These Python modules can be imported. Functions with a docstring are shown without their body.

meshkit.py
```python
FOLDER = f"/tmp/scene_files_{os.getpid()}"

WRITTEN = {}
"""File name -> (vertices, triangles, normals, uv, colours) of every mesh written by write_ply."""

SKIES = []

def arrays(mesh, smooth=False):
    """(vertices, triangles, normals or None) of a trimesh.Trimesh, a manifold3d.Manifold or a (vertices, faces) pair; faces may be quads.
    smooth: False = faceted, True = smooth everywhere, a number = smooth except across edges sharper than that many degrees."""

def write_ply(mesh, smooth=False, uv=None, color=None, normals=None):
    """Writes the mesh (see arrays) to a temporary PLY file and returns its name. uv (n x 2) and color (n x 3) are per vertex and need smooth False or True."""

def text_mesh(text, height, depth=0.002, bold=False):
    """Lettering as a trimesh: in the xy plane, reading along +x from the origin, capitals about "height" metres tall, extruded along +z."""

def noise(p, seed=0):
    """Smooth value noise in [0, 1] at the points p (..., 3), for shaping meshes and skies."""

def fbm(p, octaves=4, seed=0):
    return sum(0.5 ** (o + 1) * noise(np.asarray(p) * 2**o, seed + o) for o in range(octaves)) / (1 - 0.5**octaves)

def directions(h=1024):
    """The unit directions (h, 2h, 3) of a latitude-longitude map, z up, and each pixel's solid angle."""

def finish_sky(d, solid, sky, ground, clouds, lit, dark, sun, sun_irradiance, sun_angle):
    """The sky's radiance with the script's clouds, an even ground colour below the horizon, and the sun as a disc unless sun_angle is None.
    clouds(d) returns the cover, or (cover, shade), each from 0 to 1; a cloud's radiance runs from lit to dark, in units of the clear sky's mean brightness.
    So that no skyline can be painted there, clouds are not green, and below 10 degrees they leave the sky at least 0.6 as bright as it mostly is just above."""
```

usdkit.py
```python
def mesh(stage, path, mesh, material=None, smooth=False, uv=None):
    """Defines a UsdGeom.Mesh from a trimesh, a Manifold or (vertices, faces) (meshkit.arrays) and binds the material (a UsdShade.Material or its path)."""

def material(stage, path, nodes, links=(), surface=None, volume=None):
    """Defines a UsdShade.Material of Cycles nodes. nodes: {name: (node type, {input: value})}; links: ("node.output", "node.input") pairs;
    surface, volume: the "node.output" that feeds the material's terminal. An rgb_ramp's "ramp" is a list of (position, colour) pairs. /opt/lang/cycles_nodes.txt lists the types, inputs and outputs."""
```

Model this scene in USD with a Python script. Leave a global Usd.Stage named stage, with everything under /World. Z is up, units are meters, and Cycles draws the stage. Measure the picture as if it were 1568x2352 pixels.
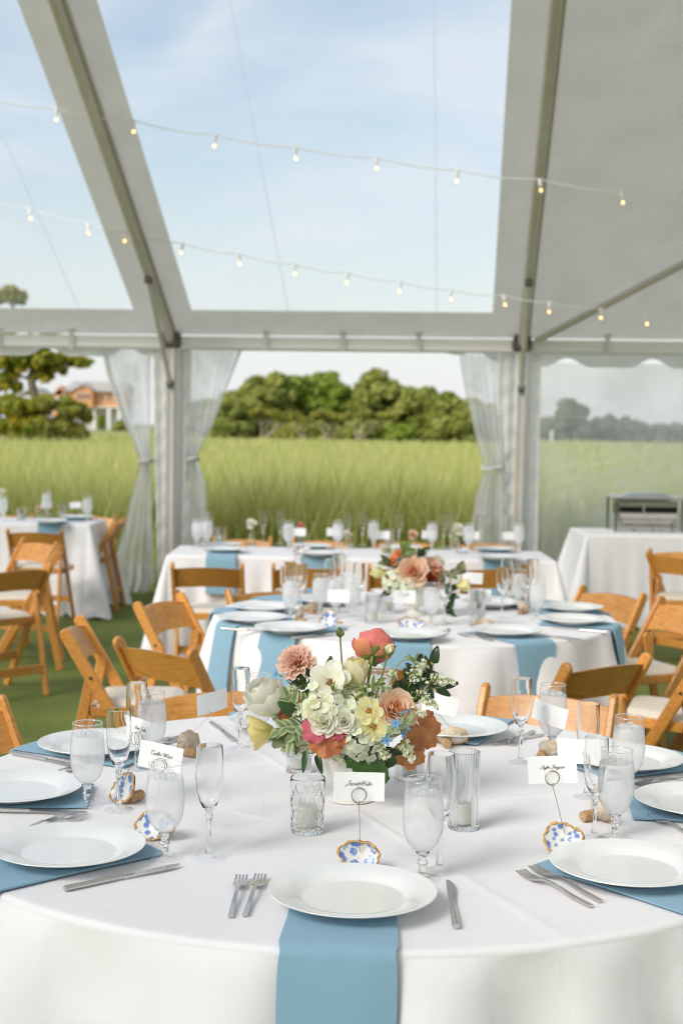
import math, numpy as np, trimesh, manifold3d as m3, usdkit, meshkit
from shapely import geometry as sg
from pxr import Usd, UsdGeom, UsdLux, UsdShade, Gf, Sdf, Vt

EXPOSURE, SKY_STRENGTH, SUN_INT, SUN_ANGLE = .80, .088, .60, 30.
SKY_CLOUD = (5.7, 5.95, 6.25)
stage = Usd.Stage.CreateInMemory()
W = UsdGeom.Xform.Define(stage, '/World')
UsdGeom.Scope.Define(stage, '/World/Looks')

# ------------------------------------------------------------------ camera, sky, sun
CAM_Z, PITCH, ROLL = 1.565, math.atan(196 / 3267.), math.radians(.9)
Fw = np.array([0, math.cos(PITCH), -math.sin(PITCH)])
_r0, _u0 = np.array([1., 0, 0]), np.array([0, math.sin(PITCH), math.cos(PITCH)])
Rt = math.cos(ROLL) * _r0 + math.sin(ROLL) * _u0
Up = -math.sin(ROLL) * _r0 + math.cos(ROLL) * _u0
CP = np.array([0, 0, CAM_Z])
cam = UsdGeom.Camera.Define(stage, '/World/camera')
mat = np.eye(4); mat[0, :3] = Rt; mat[1, :3] = Up; mat[2, :3] = -Fw; mat[3, :3] = CP
cam.AddTransformOp().Set(Gf.Matrix4d(mat.tolist()))
cam.CreateHorizontalApertureAttr(24.0); cam.CreateVerticalApertureAttr(36.0)
cam.CreateFocalLengthAttr(50.0)
cam.CreateFStopAttr(4.5); cam.CreateFocusDistanceAttr(2.85)
cam.CreateClippingRangeAttr(Gf.Vec2f(.05, 5000))
cam.CreateExposureAttr(EXPOSURE)
SUN = np.array([-.60, -.55, .58]); SUN /= np.linalg.norm(SUN)
SUN_EL, SUN_ROT = math.asin(SUN[2]), math.atan2(SUN[0], SUN[1])
dome = UsdLux.DomeLight.Define(stage, '/World/sky')
dome.GetPrim().SetCustomDataByKey('kind', 'structure')
dome.GetPrim().SetCustomDataByKey('label', 'pale blue summer sky with thin white cloud above the meadow')
dome.GetPrim().SetCustomDataByKey('category', 'sky')
skym = usdkit.material(stage, '/World/Looks/sky_air', {
    's': ('sky_texture', {'sky_type': 'single_scattering', 'sun_disc': False, 'sun_elevation': SUN_EL, 'sun_rotation': SUN_ROT, 'air_density': 1.3, 'aerosol_density': 1.0, 'ozone_density': 1.6}),
    'tc': ('texture_coordinate', {}),
    'mp': ('mapping', {'scale': (1.0, 1.0, 3.4), 'location': (3.1, .4, 0.55), 'rotation': (.30, .22, .3)}),
    'n': ('noise_texture', {'scale': 3.6, 'detail': 5.0, 'roughness': .50, 'distortion': .5}),
    'r': ('rgb_ramp', {'ramp': [(.38, (.22, .22, .22)), (.50, (.50, .50, .50)), (.62, (1, 1, 1))]}),
    'sx': ('separate_xyz', {}),
    'hz': ('map_range', {'from_min': 0.0, 'from_max': .26, 'to_min': .92, 'to_max': 0.0, 'clamp': True}),
    'mx': ('math', {'math_type': 'maximum'}),
    'ms': ('math', {'math_type': 'multiply', 'value2': .70}),
    'c': ('mix_color', {'b': SKY_CLOUD}),
    'b': ('background_shader', {'strength': SKY_STRENGTH})},
    [('tc.generated', 'mp.vector'), ('mp.vector', 'n.vector'), ('n.fac', 'r.fac'), ('tc.generated', 'sx.vector'), ('sx.z', 'hz.value'),
     ('r.color', 'ms.value1'), ('ms.value', 'mx.value1'), ('hz.result', 'mx.value2'),
     ('mx.value', 'c.fac'), ('s.color', 'c.a'), ('c.result', 'b.color')], surface='b.background')
UsdShade.MaterialBindingAPI.Apply(dome.GetPrim()).Bind(skym)
sun = UsdLux.DistantLight.Define(stage, '/World/sun')
sun.CreateIntensityAttr(SUN_INT); sun.CreateAngleAttr(SUN_ANGLE); sun.CreateNormalizeAttr(True); sun.CreateColorAttr(Gf.Vec3f(1, .95, .88))
_z = SUN; _x = np.cross([0, 0, 1], _z); _x /= np.linalg.norm(_x); _y = np.cross(_z, _x)
sm = np.eye(4); sm[0, :3] = _x; sm[1, :3] = _y; sm[2, :3] = _z; sm[3, :3] = (-8, -6, 20)
sun.AddTransformOp().Set(Gf.Matrix4d(sm.tolist()))

# ------------------------------------------------------------------ measuring: where the photograph's sight lines meet real planes
def ray(x, y): return Fw + Rt * (x - 784) / 3267. - Up * (y - 1176) / 3267.
def onz(x, y, z): d = ray(x, y); return CP + d * (z - CAM_Z) / d[2]
def ony(x, y, Y): d = ray(x, y); return CP + d * Y / d[1]

# ------------------------------------------------------------------ mesh helpers: a mesh is (vertices, triangles)
rng = np.random.default_rng(7)
def J(*ms):
    if len(ms) == 1 and isinstance(ms[0], list): ms = ms[0]
    V, F, n = [], [], 0
    for v, f in ms: V.append(v); F.append(np.asarray(f) + n); n += len(v)
    return np.vstack(V), np.vstack(F)
def tri(m):
    f = np.asarray(m[1]); 
    return (np.asarray(m[0], float), np.vstack([f[:, [0, 1, 2]], f[:, [0, 2, 3]]]) if f.shape[1] == 4 else f)
def rx(a): c, s = math.cos(a), math.sin(a); return np.array([[1, 0, 0], [0, c, -s], [0, s, c]])
def ry(a): c, s = math.cos(a), math.sin(a); return np.array([[c, 0, s], [0, 1, 0], [-s, 0, c]])
def rz(a): c, s = math.cos(a), math.sin(a); return np.array([[c, -s, 0], [s, c, 0], [0, 0, 1]])
def X(m, R=None, t=(0, 0, 0), s=1.):
    v = np.asarray(m[0], float) * s
    if R is not None: v = v @ np.asarray(R).T
    return v + np.asarray(t, float), m[1]
def frame_to(d, hint=(0, 0, 1.)):
    """rotation whose z column is d"""
    d = np.asarray(d, float); d = d / np.linalg.norm(d)
    h = np.asarray(hint, float)
    if abs(d @ h) > .9 * np.linalg.norm(h): h = np.array([1., .1, 0]) if abs(d[0]) < .8 else np.array([0, 1., .1])
    x = np.cross(h, d); x /= np.linalg.norm(x)
    return np.stack([x, np.cross(d, x), d], 1)
def grid(nu, nv, fn):
    u, v = np.meshgrid(np.linspace(0, 1, nu), np.linspace(0, 1, nv), indexing='ij')
    p = np.stack(np.broadcast_arrays(*fn(u, v)), -1).reshape(-1, 3)
    i, j = np.meshgrid(np.arange(nu - 1), np.arange(nv - 1), indexing='ij')
    a = i * nv + j
    q = np.stack([a, a + nv, a + nv + 1, a + 1], -1).reshape(-1, 4)
    return tri((p, q))
def guv(nu, nv):
    u, v = np.meshgrid(np.linspace(0, 1, nu), np.linspace(0, 1, nv), indexing='ij')
    return np.stack([u.ravel(), v.ravel()], 1)
def lathe(prof, n=40, fl=None):
    p = np.asarray(prof, float); k = len(p)
    a = np.arange(n) * 2 * np.pi / n
    r = p[:, 0][:, None] * np.ones(n)[None]
    if fl is not None: r = r * fl(a)[None] if not callable(getattr(fl, 'two', None)) else r
    v = np.stack([r * np.cos(a), r * np.sin(a), np.repeat(p[:, 1][:, None], n, 1)], -1).reshape(-1, 3)
    i, j = np.meshgrid(np.arange(k - 1), np.arange(n), indexing='ij')
    j2 = (j + 1) % n
    q = np.stack([i * n + j, i * n + j2, (i + 1) * n + j2, (i + 1) * n + j], -1).reshape(-1, 4)
    m = trimesh.Trimesh(*tri((v, q)), process=True); m.update_faces(m.nondegenerate_faces())
    return np.array(m.vertices), np.array(m.faces)
def tube(pts, r, sides=8, cap=True):
    p = np.asarray(pts, float); n = len(p); r = np.broadcast_to(np.asarray(r, float), (n,))
    t = np.gradient(p, axis=0); t /= np.linalg.norm(t, axis=1, keepdims=True) + 1e-12
    a = np.zeros_like(p); h = np.array([0, 0, 1.]) if abs(t[0, 2]) < .9 else np.array([1., 0, 0])
    a[0] = np.cross(t[0], h)
    for i in range(1, n): a[i] = a[i - 1] - t[i] * (a[i - 1] @ t[i])
    a /= np.linalg.norm(a, axis=1, keepdims=True) + 1e-12
    b = np.cross(t, a); an = np.arange(sides) * 2 * np.pi / sides
    v = (p[:, None] + r[:, None, None] * (np.cos(an)[None, :, None] * a[:, None] + np.sin(an)[None, :, None] * b[:, None])).reshape(-1, 3)
    i, j = np.meshgrid(np.arange(n - 1), np.arange(sides), indexing='ij'); j2 = (j + 1) % sides
    v_, f_ = tri((v, np.stack([i * sides + j, i * sides + j2, (i + 1) * sides + j2, (i + 1) * sides + j], -1).reshape(-1, 4)))
    if cap:
        v_ = np.vstack([v_, p[0], p[-1]]); c0, c1 = len(v_) - 2, len(v_) - 1; k = np.arange(sides); k2 = (k + 1) % sides
        f_ = np.vstack([f_, np.stack([np.full(sides, c0), k2, k], 1), np.stack([np.full(sides, c1), (n - 1) * sides + k, (n - 1) * sides + k2], 1)])
    return v_, f_
def bez(a, b, c, n=12):
    t = np.linspace(0, 1, n)[:, None]; a, b, c = map(np.asarray, (a, b, c))
    return (1 - t) ** 2 * a + 2 * t * (1 - t) * b + t * t * c
def hull(p): 
    h = trimesh.convex.convex_hull(np.asarray(p, float)); return np.array(h.vertices), np.array(h.faces)
def bx(c, s, bev=.002):
    """box with chamfered edges"""
    c, s = np.asarray(c, float), np.asarray(s, float) / 2; b = min(bev, s.min() * .45); P = []
    for sx in (-1, 1):
        for sy in (-1, 1):
            for sz in (-1, 1):
                k = np.array([sx, sy, sz])
                for ax in range(3):
                    d = s - b; d[ax] = s[ax]; P.append(c + k * d)
    return hull(P)
def bar(a, b, w, t, side=(1, 0, 0), bev=.003):
    """a plank from a to b, w wide along `side`, t thick across"""
    a, b = np.asarray(a, float), np.asarray(b, float); L = np.linalg.norm(b - a); z = (b - a) / L
    x = np.asarray(side, float); x = x - z * (x @ z); x /= np.linalg.norm(x)
    R = np.stack([x, np.cross(z, x), z], 1)
    return X(bx((0, 0, L / 2), (w, t, L), bev), R, a)
def man(M): 
    m = M.to_mesh(); return np.array(m.vert_properties[:, :3]), np.array(m.tri_verts)
def noise(p, s, seed=0.): return np.asarray(meshkit.noise(np.asarray(p, float) * s + seed))

# ------------------------------------------------------------------ scene tree helpers
_count = {}
def path_for(name, parent):
    k = (parent, name); n = _count.get(k, 0); _count[k] = n + 1
    return f'{parent}/{name}' if n == 0 else f'{parent}/{name}_{n:03d}'
def tag(o, label=None, cat=None, group=None, kind=None):
    for k, v in (('label', label), ('category', cat), ('group', group), ('kind', kind)):
        if v: o.SetCustomDataByKey(k, v)
    return o
def M4(loc=(0, 0, 0), R=None, s=1.):
    m = np.eye(4); m[:3, :3] = (np.eye(3) if R is None else np.asarray(R)).T * s; m[3, :3] = loc
    return Gf.Matrix4d(m.tolist())
def thing(name, label, cat, loc=(0, 0, 0), R=None, group=None, kind=None, s=1.):
    x = UsdGeom.Xform.Define(stage, path_for(name, '/World')); x.AddTransformOp().Set(M4(loc, R, s))
    return tag(x.GetPrim(), label, cat, group, kind)
def sub(name, parent, loc=(0, 0, 0), R=None, label=None, s=1.):
    x = UsdGeom.Xform.Define(stage, path_for(name, str(parent.GetPath()))); x.AddTransformOp().Set(M4(loc, R, s))
    return tag(x.GetPrim(), label)
def obj(name, m, material, parent=None, smooth=35, uv=None, label=None):
    p = '/World' if parent is None else str(parent.GetPath())
    g = usdkit.mesh(stage, path_for(name, p), m, MATS[material] if isinstance(material, str) else material, smooth=smooth, uv=uv)
    return tag(g.GetPrim(), label)
def dup(src, name, label, cat, loc, R=None, group=None, s=1.):
    o = thing(name, label, cat, loc, R, group, None, s)
    o.GetReferences().AddInternalReference(src.GetPath()); o.SetInstanceable(True)
    return o
class Kind:
    """first call builds the thing, later calls copy it"""
    def __init__(s, name, cat, build): s.name, s.cat, s.build, s.src = name, cat, build, None
    def __call__(s, label, loc, R=None, group=None, k=1.):
        if s.src is None:
            s.src = thing(s.name, label, s.cat, loc, R, group, None, k); s.build(s.src); return s.src
        return dup(s.src, s.name, label, s.cat, loc, R, group, k)

# ------------------------------------------------------------------ materials
MATS = {}
def lk(n): return '/World/Looks/' + n
def plain(name, col, rough=.6, **k):
    MATS[name] = usdkit.material(stage, lk(name), {'p': ('principled_bsdf', {'base_color': col, 'roughness': rough, **k})}, [], surface='p.BSDF')
def noisy(name, stops, scale=8., rough=.7, bump=0., bscale=None, detail=4., stretch=(1, 1, 1), coord='object', dist=.0, **k):
    n = {'tc': ('texture_coordinate', {}), 'mp': ('mapping', {'scale': stretch}), 'n': ('noise_texture', {'scale': scale, 'detail': detail, 'distortion': dist}),
         'r': ('rgb_ramp', {'ramp': stops}), 'p': ('principled_bsdf', {'roughness': rough, **k})}
    l = [(f'tc.{coord}', 'mp.vector'), ('mp.vector', 'n.vector'), ('n.fac', 'r.fac'), ('r.color', 'p.base_color')]
    if bump:
        n['n2'] = ('noise_texture', {'scale': bscale or scale * 4, 'detail': 4.}); n['b'] = ('bump', {'strength': bump, 'distance': .01})
        l += [('mp.vector', 'n2.vector'), ('n2.fac', 'b.height'), ('b.normal', 'p.normal')]
    MATS[name] = usdkit.material(stage, lk(name), n, l, surface='p.BSDF')
def leafy(name, stops, scale=20., trans=.35, tcol=None, rough=.5, coord='object', uvramp=None, across=False):
    """thin plant tissue: some light comes through"""
    n = {'tc': ('texture_coordinate', {}), 'n': ('noise_texture', {'scale': scale, 'detail': 3.}), 'r': ('rgb_ramp', {'ramp': stops}),
         'p': ('principled_bsdf', {'roughness': rough}), 't': ('translucent_bsdf', {}), 'm': ('mix_closure', {'fac': trans})}
    l = [(f'tc.{coord}', 'n.vector'), ('n.fac', 'r.fac'), ('p.BSDF', 'm.closure1'), ('t.BSDF', 'm.closure2')]
    out = 'r.color'
    if uvramp:
        n['sx'] = ('separate_xyz', {}); n['ur'] = ('rgb_ramp', {'ramp': uvramp}); n['mc'] = ('mix_color', {'blend_type': 'multiply', 'fac': 1.})
        l.append(('tc.UV', 'sx.vector'))
        if across:
            n['s1'] = ('math', {'math_type': 'subtract', 'value2': .5}); n['s2'] = ('math', {'math_type': 'absolute'}); n['s3'] = ('math', {'math_type': 'multiply', 'value2': 2.})
            n['nn'] = ('noise_texture', {'scale': 90., 'detail': 2.}); n['s4'] = ('math', {'math_type': 'multiply_add', 'value2': .5})
            l += [('sx.y', 's1.value1'), ('s1.value', 's2.value1'), ('s2.value', 's3.value1'), ('tc.object', 'nn.vector'), ('nn.fac', 's4.value1'), ('s3.value', 's4.value3'), ('s4.value', 'ur.fac')]
        else: l.append(('sx.x', 'ur.fac'))
        l += [('r.color', 'mc.a'), ('ur.color', 'mc.b')]; out = 'mc.result'
    l += [(out, 'p.base_color'), (out, 't.color')]
    MATS[name] = usdkit.material(stage, lk(name), n, l, surface='m.closure')
def film(name, col, opac, rough=.3, gloss=.9, tint=(1, 1, 1), wob=None, dmix=.5):
    """clear sheet: mostly see-through, a little milky, glossy by fresnel"""
    n = {'t': ('transparent_bsdf', {'color': tint}), 'd': ('diffuse_bsdf', {'color': col}), 'tr': ('translucent_bsdf', {'color': col}), 'dm': ('mix_closure', {'fac': dmix}),
         'm1': ('mix_closure', {'fac': opac}), 'g': ('glossy_bsdf', {'color': (gloss,) * 3, 'roughness': rough}), 'f': ('layer_weight', {'blend': .5}), 'fp': ('math', {'math_type': 'power', 'value2': 4.}), 'fs': ('math', {'math_type': 'multiply_add', 'value2': .75, 'value3': .04}), 'm2': ('mix_closure', {})}
    l = [('d.BSDF', 'dm.closure1'), ('tr.BSDF', 'dm.closure2'), ('t.BSDF', 'm1.closure1'), ('dm.closure', 'm1.closure2'), ('m1.closure', 'm2.closure1'), ('g.BSDF', 'm2.closure2'), ('f.facing', 'fp.value1'), ('fp.value', 'fs.value1'), ('fs.value', 'm2.fac')]
    if wob:
        n['tc'] = ('texture_coordinate', {}); n['n'] = ('noise_texture', {'scale': wob, 'detail': 3.}); n['b'] = ('bump', {'strength': .4, 'distance': .02})
        n['nr'] = ('map_range', {'from_min': .3, 'from_max': .75, 'to_min': opac * .7, 'to_max': min(opac * 1.5, .9)})
        l += [('tc.object', 'n.vector'), ('n.fac', 'b.height'), ('b.normal', 'g.normal'), ('n.fac', 'nr.value'), ('nr.result', 'm1.fac')]
    MATS[name] = usdkit.material(stage, lk(name), n, l, surface='m2.closure')
def glass(name, col=(1, 1, 1), rough=0., ior=1.45):
    MATS[name] = usdkit.material(stage, lk(name), {'p': ('principled_bsdf', {'base_color': col, 'roughness': rough, 'transmission_weight': 1., 'ior': ior})}, [], surface='p.BSDF')

# cloth
def fabric(name, col, scale=900., rough=.92):
    MATS[name] = usdkit.material(stage, lk(name), {'tc': ('texture_coordinate', {}), 'n': ('noise_texture', {'scale': scale, 'detail': 2.}), 'b': ('bump', {'strength': .12, 'distance': .002}), 'n3': ('noise_texture', {'scale': 7., 'detail': 4., 'distortion': 1.}), 'b3': ('bump', {'strength': .22, 'distance': .012}),
        'n2': ('noise_texture', {'scale': 3.5, 'detail': 3.}), 'r': ('rgb_ramp', {'ramp': [(.3, tuple(c * .965 for c in col)), (.7, col)]}), 'p': ('principled_bsdf', {'roughness': rough, 'sheen_weight': .15, 'sheen_roughness': .5})},
        [('tc.object', 'n.vector'), ('tc.object', 'n2.vector'), ('n2.fac', 'r.fac'), ('r.color', 'p.base_color'), ('tc.object', 'n3.vector'), ('n3.fac', 'b3.height'), ('b3.normal', 'b.normal'), ('n.fac', 'b.height'), ('b.normal', 'p.normal')], surface='p.BSDF')
fabric('white_linen', (.835, .815, .825)); fabric('blue_linen', (.235, .405, .52), 1200.)
fabric('ivory_vinyl', (.72, .64, .52), 500., .5)
# wood
def wood(name, a, b, c):
    MATS[name] = usdkit.material(stage, lk(name), {'tc': ('texture_coordinate', {}), 'oi': ('object_info', {}), 
        'mp': ('mapping', {'scale': (1.2, 9., 9.)}), 'n': ('noise_texture', {'scale': 4.5, 'detail': 8., 'distortion': 2.2, 'roughness': .62}), 'r': ('rgb_ramp', {'ramp': [(.28, a), (.5, b), (.72, c)]}),
        'b': ('bump', {'strength': .08, 'distance': .002}), 'hs': ('hsv', {}), 'mr': ('map_range', {'to_min': .74, 'to_max': 1.16}), 'p': ('principled_bsdf', {'roughness': .38, 'coat_weight': .25, 'coat_roughness': .25})},
        [('tc.object', 'mp.vector'), ('mp.vector', 'n.vector'), ('n.fac', 'r.fac'), ('r.color', 'hs.color'), ('oi.random', 'mr.value'), ('mr.result', 'hs.value'), ('hs.color', 'p.base_color'), ('n.fac', 'b.height'), ('b.normal', 'p.normal')], surface='p.BSDF')
wood('chair_wood', (.42, .16, .026), (.61, .265, .055), (.70, .35, .09))
plain('dark_hardware', (.08, .075, .07), .4, metallic=.8)
noisy('porcelain', [(.3, (.80, .81, .79)), (.7, (.83, .84, .825))], 3., .12, specular_ior_level=.6)
MATS['steel'] = usdkit.material(stage, lk('steel'), {'tc': ('texture_coordinate', {}), 'n': ('noise_texture', {'scale': 60., 'detail': 3.}), 'mr': ('map_range', {'to_min': .12, 'to_max': .28}),
    'p': ('principled_bsdf', {'base_color': (.62, .60, .58), 'metallic': 1.})}, [('tc.object', 'n.vector'), ('n.fac', 'mr.value'), ('mr.result', 'p.roughness')], surface='p.BSDF')
plain('dark_pan', (.02, .02, .022), .25, metallic=.6)
glass('clear_glass'); glass('pressed_glass', (.97, .98, .98), .04); film('water_ice', (.95, .955, .96), .24, .1, .8); film('acrylic', (.9, .93, .97), .03, .03, .9)
film('condensation', (.96, .965, .97), .48, .35, .5, dmix=.5, wob=55.); film('thin_glass', (.95, .96, .97), .045, .02, 1.)
plain('candle_wax', (.86, .84, .76), .5, subsurface_weight=.3, subsurface_scale=.01)
plain('card_paper', (.84, .845, .84), .75); plain('ink', (.05, .03, .06), .6); plain('wire_metal', (.40, .35, .30), .35, metallic=1.)
noisy('oyster_shell', [(.25, (.34, .24, .14)), (.45, (.55, .45, .33)), (.7, (.66, .60, .52))], 45., .75, .6, 120.)
noisy('gilded_rim', [(.3, (.45, .24, .07)), (.6, (.72, .46, .18))], 160., .4, .4, 300.)
noisy('cork', [(.35, (.36, .20, .09)), (.6, (.55, .36, .19))], 220., .85, .3, 500.)
def printed(name, sc, seed, dark):
    """blue flowers printed on the white inside of a shell"""
    MATS[name] = usdkit.material(stage, lk(name), {'tc': ('texture_coordinate', {}), 'mp': ('mapping', {'location': (seed, seed * .7, 0)}), 'v': ('voronoi_texture', {'scale': sc, 'randomness': .9}),
        'n': ('noise_texture', {'scale': sc * 2.6, 'detail': 3., 'distortion': 1.2}), 'm': ('math', {'math_type': 'multiply_add', 'value2': .55}),
        'r': ('rgb_ramp', {'ramp': [(.0, (.10, .17, .42)), (.62, (.14, .24, .56)), (.72, (.32, .42, .70)), (.77, dark), (1., (.82, .81, .76))]}), 'p': ('principled_bsdf', {'roughness': .3, 'coat_weight': .4})},
        [('tc.object', 'mp.vector'), ('mp.vector', 'v.vector'), ('mp.vector', 'n.vector'), ('n.fac', 'm.value1'), ('v.distance', 'm.value3'), ('m.value', 'r.fac'), ('r.color', 'p.base_color')], surface='p.BSDF')
printed('blue_print', 42., 1.3, (.82, .81, .76)); printed('blue_vine_print', 75., 4.1, (.80, .79, .74))
noisy('speckled_stoneware', [(.3, (.60, .57, .50)), (.5, (.74, .72, .66)), (.7, (.77, .75, .69))], 130., .4)
# tent
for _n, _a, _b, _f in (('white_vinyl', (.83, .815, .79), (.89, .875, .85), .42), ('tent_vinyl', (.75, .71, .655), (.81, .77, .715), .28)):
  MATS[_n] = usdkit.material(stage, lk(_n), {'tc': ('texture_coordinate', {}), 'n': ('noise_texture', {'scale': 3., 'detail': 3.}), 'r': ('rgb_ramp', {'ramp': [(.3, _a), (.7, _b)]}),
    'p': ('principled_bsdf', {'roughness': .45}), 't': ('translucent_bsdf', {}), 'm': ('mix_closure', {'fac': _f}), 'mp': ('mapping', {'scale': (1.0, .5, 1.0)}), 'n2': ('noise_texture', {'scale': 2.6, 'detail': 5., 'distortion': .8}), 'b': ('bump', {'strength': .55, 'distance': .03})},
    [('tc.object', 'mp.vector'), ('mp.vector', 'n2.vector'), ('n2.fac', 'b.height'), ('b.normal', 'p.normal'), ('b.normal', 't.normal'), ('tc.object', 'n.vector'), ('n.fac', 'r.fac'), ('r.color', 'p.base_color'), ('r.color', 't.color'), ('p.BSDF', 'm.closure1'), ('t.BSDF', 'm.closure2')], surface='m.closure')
film('clear_roof', (.9, .92, .95), .09, .15, .5, wob=.9); film('curtain_vinyl', (.96, .955, .965), .62, .15, .9, wob=5., dmix=.6); film('wall_vinyl', (.90, .92, .92), .40, .2, .8, wob=2., dmix=.7)
film('seam_film', (.9, .92, .95), .28, .2, .5)
noisy('aluminium', [(.3, (.60, .565, .52)), (.7, (.68, .645, .60))], 4., .4, .03, 30., metallic=.25)
plain('tent_fitting', (.14, .11, .10), .5, metallic=.5); plain('white_plastic', (.86, .84, .82), .45)
film('bulb_glass', (.95, .9, .85), .06, .05, .9)
MATS['filament'] = usdkit.material(stage, lk('filament'), {'e': ('emission', {'color': (1., .55, .16), 'strength': 3.5})}, [], surface='e.emission')
# land
MATS['turf'] = usdkit.material(stage, lk('turf'), {'g': ('geometry', {}), 'n': ('noise_texture', {'scale': 1.3, 'detail': 4.}), 'n2': ('noise_texture', {'scale': 55., 'detail': 4.}), 'm': ('math', {'math_type': 'multiply_add', 'value2': .45}),
    'r': ('rgb_ramp', {'ramp': [(.45, (.072, .098, .010)), (.72, (.122, .155, .018)), (1., (.19, .22, .036))]}), 'b': ('bump', {'strength': .8, 'distance': .02}), 'p': ('principled_bsdf', {'roughness': .85})},
    [('g.position', 'n.vector'), ('g.position', 'n2.vector'), ('n2.fac', 'm.value1'), ('n.fac', 'm.value3'), ('m.value', 'r.fac'), ('r.color', 'p.base_color'), ('n2.fac', 'b.height'), ('b.normal', 'p.normal')], surface='p.BSDF')
noisy('meadow_soil', [(.3, (.20, .22, .05)), (.7, (.30, .30, .10))], .8, .9, .5, 12.)
def blades(name, lo, mid, hi):
    MATS[name] = usdkit.material(stage, lk(name), {'g': ('geometry', {}), 'tc': ('texture_coordinate', {}), 'sx': ('separate_xyz', {}), 'n': ('noise_texture', {'scale': 1.1, 'detail': 5., 'roughness': .65}), 'm': ('math', {'math_type': 'multiply_add', 'value2': .62, 'value3': -.02}),
        'a': ('math', {'math_type': 'add'}), 'r': ('rgb_ramp', {'ramp': [(.35, lo), (.65, mid), (.95, hi)]}), 'p': ('principled_bsdf', {'roughness': .6}), 't': ('translucent_bsdf', {}), 'x': ('mix_closure', {'fac': .5})},
        [('g.position', 'n.vector'), ('tc.UV', 'sx.vector'), ('sx.y', 'm.value1'), ('n.fac', 'a.value1'), ('m.value', 'a.value2'), ('a.value', 'r.fac'), ('r.color', 'p.base_color'), ('r.color', 't.color'), ('p.BSDF', 'x.closure1'), ('t.BSDF', 'x.closure2')], surface='x.closure')
blades('meadow_blades', (.28, .345, .055), (.48, .525, .12), (.68, .65, .28))
def tree_leaf(name, lo, mid, hi, sc=.9): blades_like(name, lo, mid, hi, sc)
def blades_like(name, lo, mid, hi, sc):
    MATS[name] = usdkit.material(stage, lk(name), {'g': ('geometry', {}), 'n': ('noise_texture', {'scale': sc, 'detail': 3.}), 'tc': ('texture_coordinate', {}), 'sx': ('separate_xyz', {}), 'm': ('math', {'math_type': 'multiply_add', 'value2': .35, 'value3': -.1}), 'a': ('math', {'math_type': 'add'}),
        'r': ('rgb_ramp', {'ramp': [(.35, lo), (.55, mid), (.8, hi)]}), 'p': ('principled_bsdf', {'roughness': .55}), 't': ('translucent_bsdf', {}), 'x': ('mix_closure', {'fac': .48})},
        [('g.position', 'n.vector'), ('tc.UV', 'sx.vector'), ('sx.y', 'm.value1'), ('n.fac', 'a.value1'), ('m.value', 'a.value2'), ('a.value', 'r.fac'), ('r.color', 'p.base_color'), ('r.color', 't.color'), ('p.BSDF', 'x.closure1'), ('t.BSDF', 'x.closure2')], surface='x.closure')
tree_leaf('olive_foliage', (.20, .24, .04), (.35, .385, .075), (.48, .48, .12)); tree_leaf('green_foliage', (.14, .23, .025), (.27, .375, .04), (.40, .47, .075))
tree_leaf('yellow_foliage', (.18, .20, .03), (.33, .33, .05), (.45, .42, .09), 2.); tree_leaf('autumn_foliage', (.15, .20, .016), (.33, .38, .026), (.56, .40, .035), 1.5)
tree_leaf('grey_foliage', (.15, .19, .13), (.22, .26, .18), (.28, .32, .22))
noisy('pale_bark', [(.3, (.26, .21, .15)), (.7, (.42, .36, .27))], 3., .85, .4, 14.); noisy('brown_bark', [(.3, (.10, .08, .05)), (.7, (.20, .16, .11))], 3., .85, .4, 14.)
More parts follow.
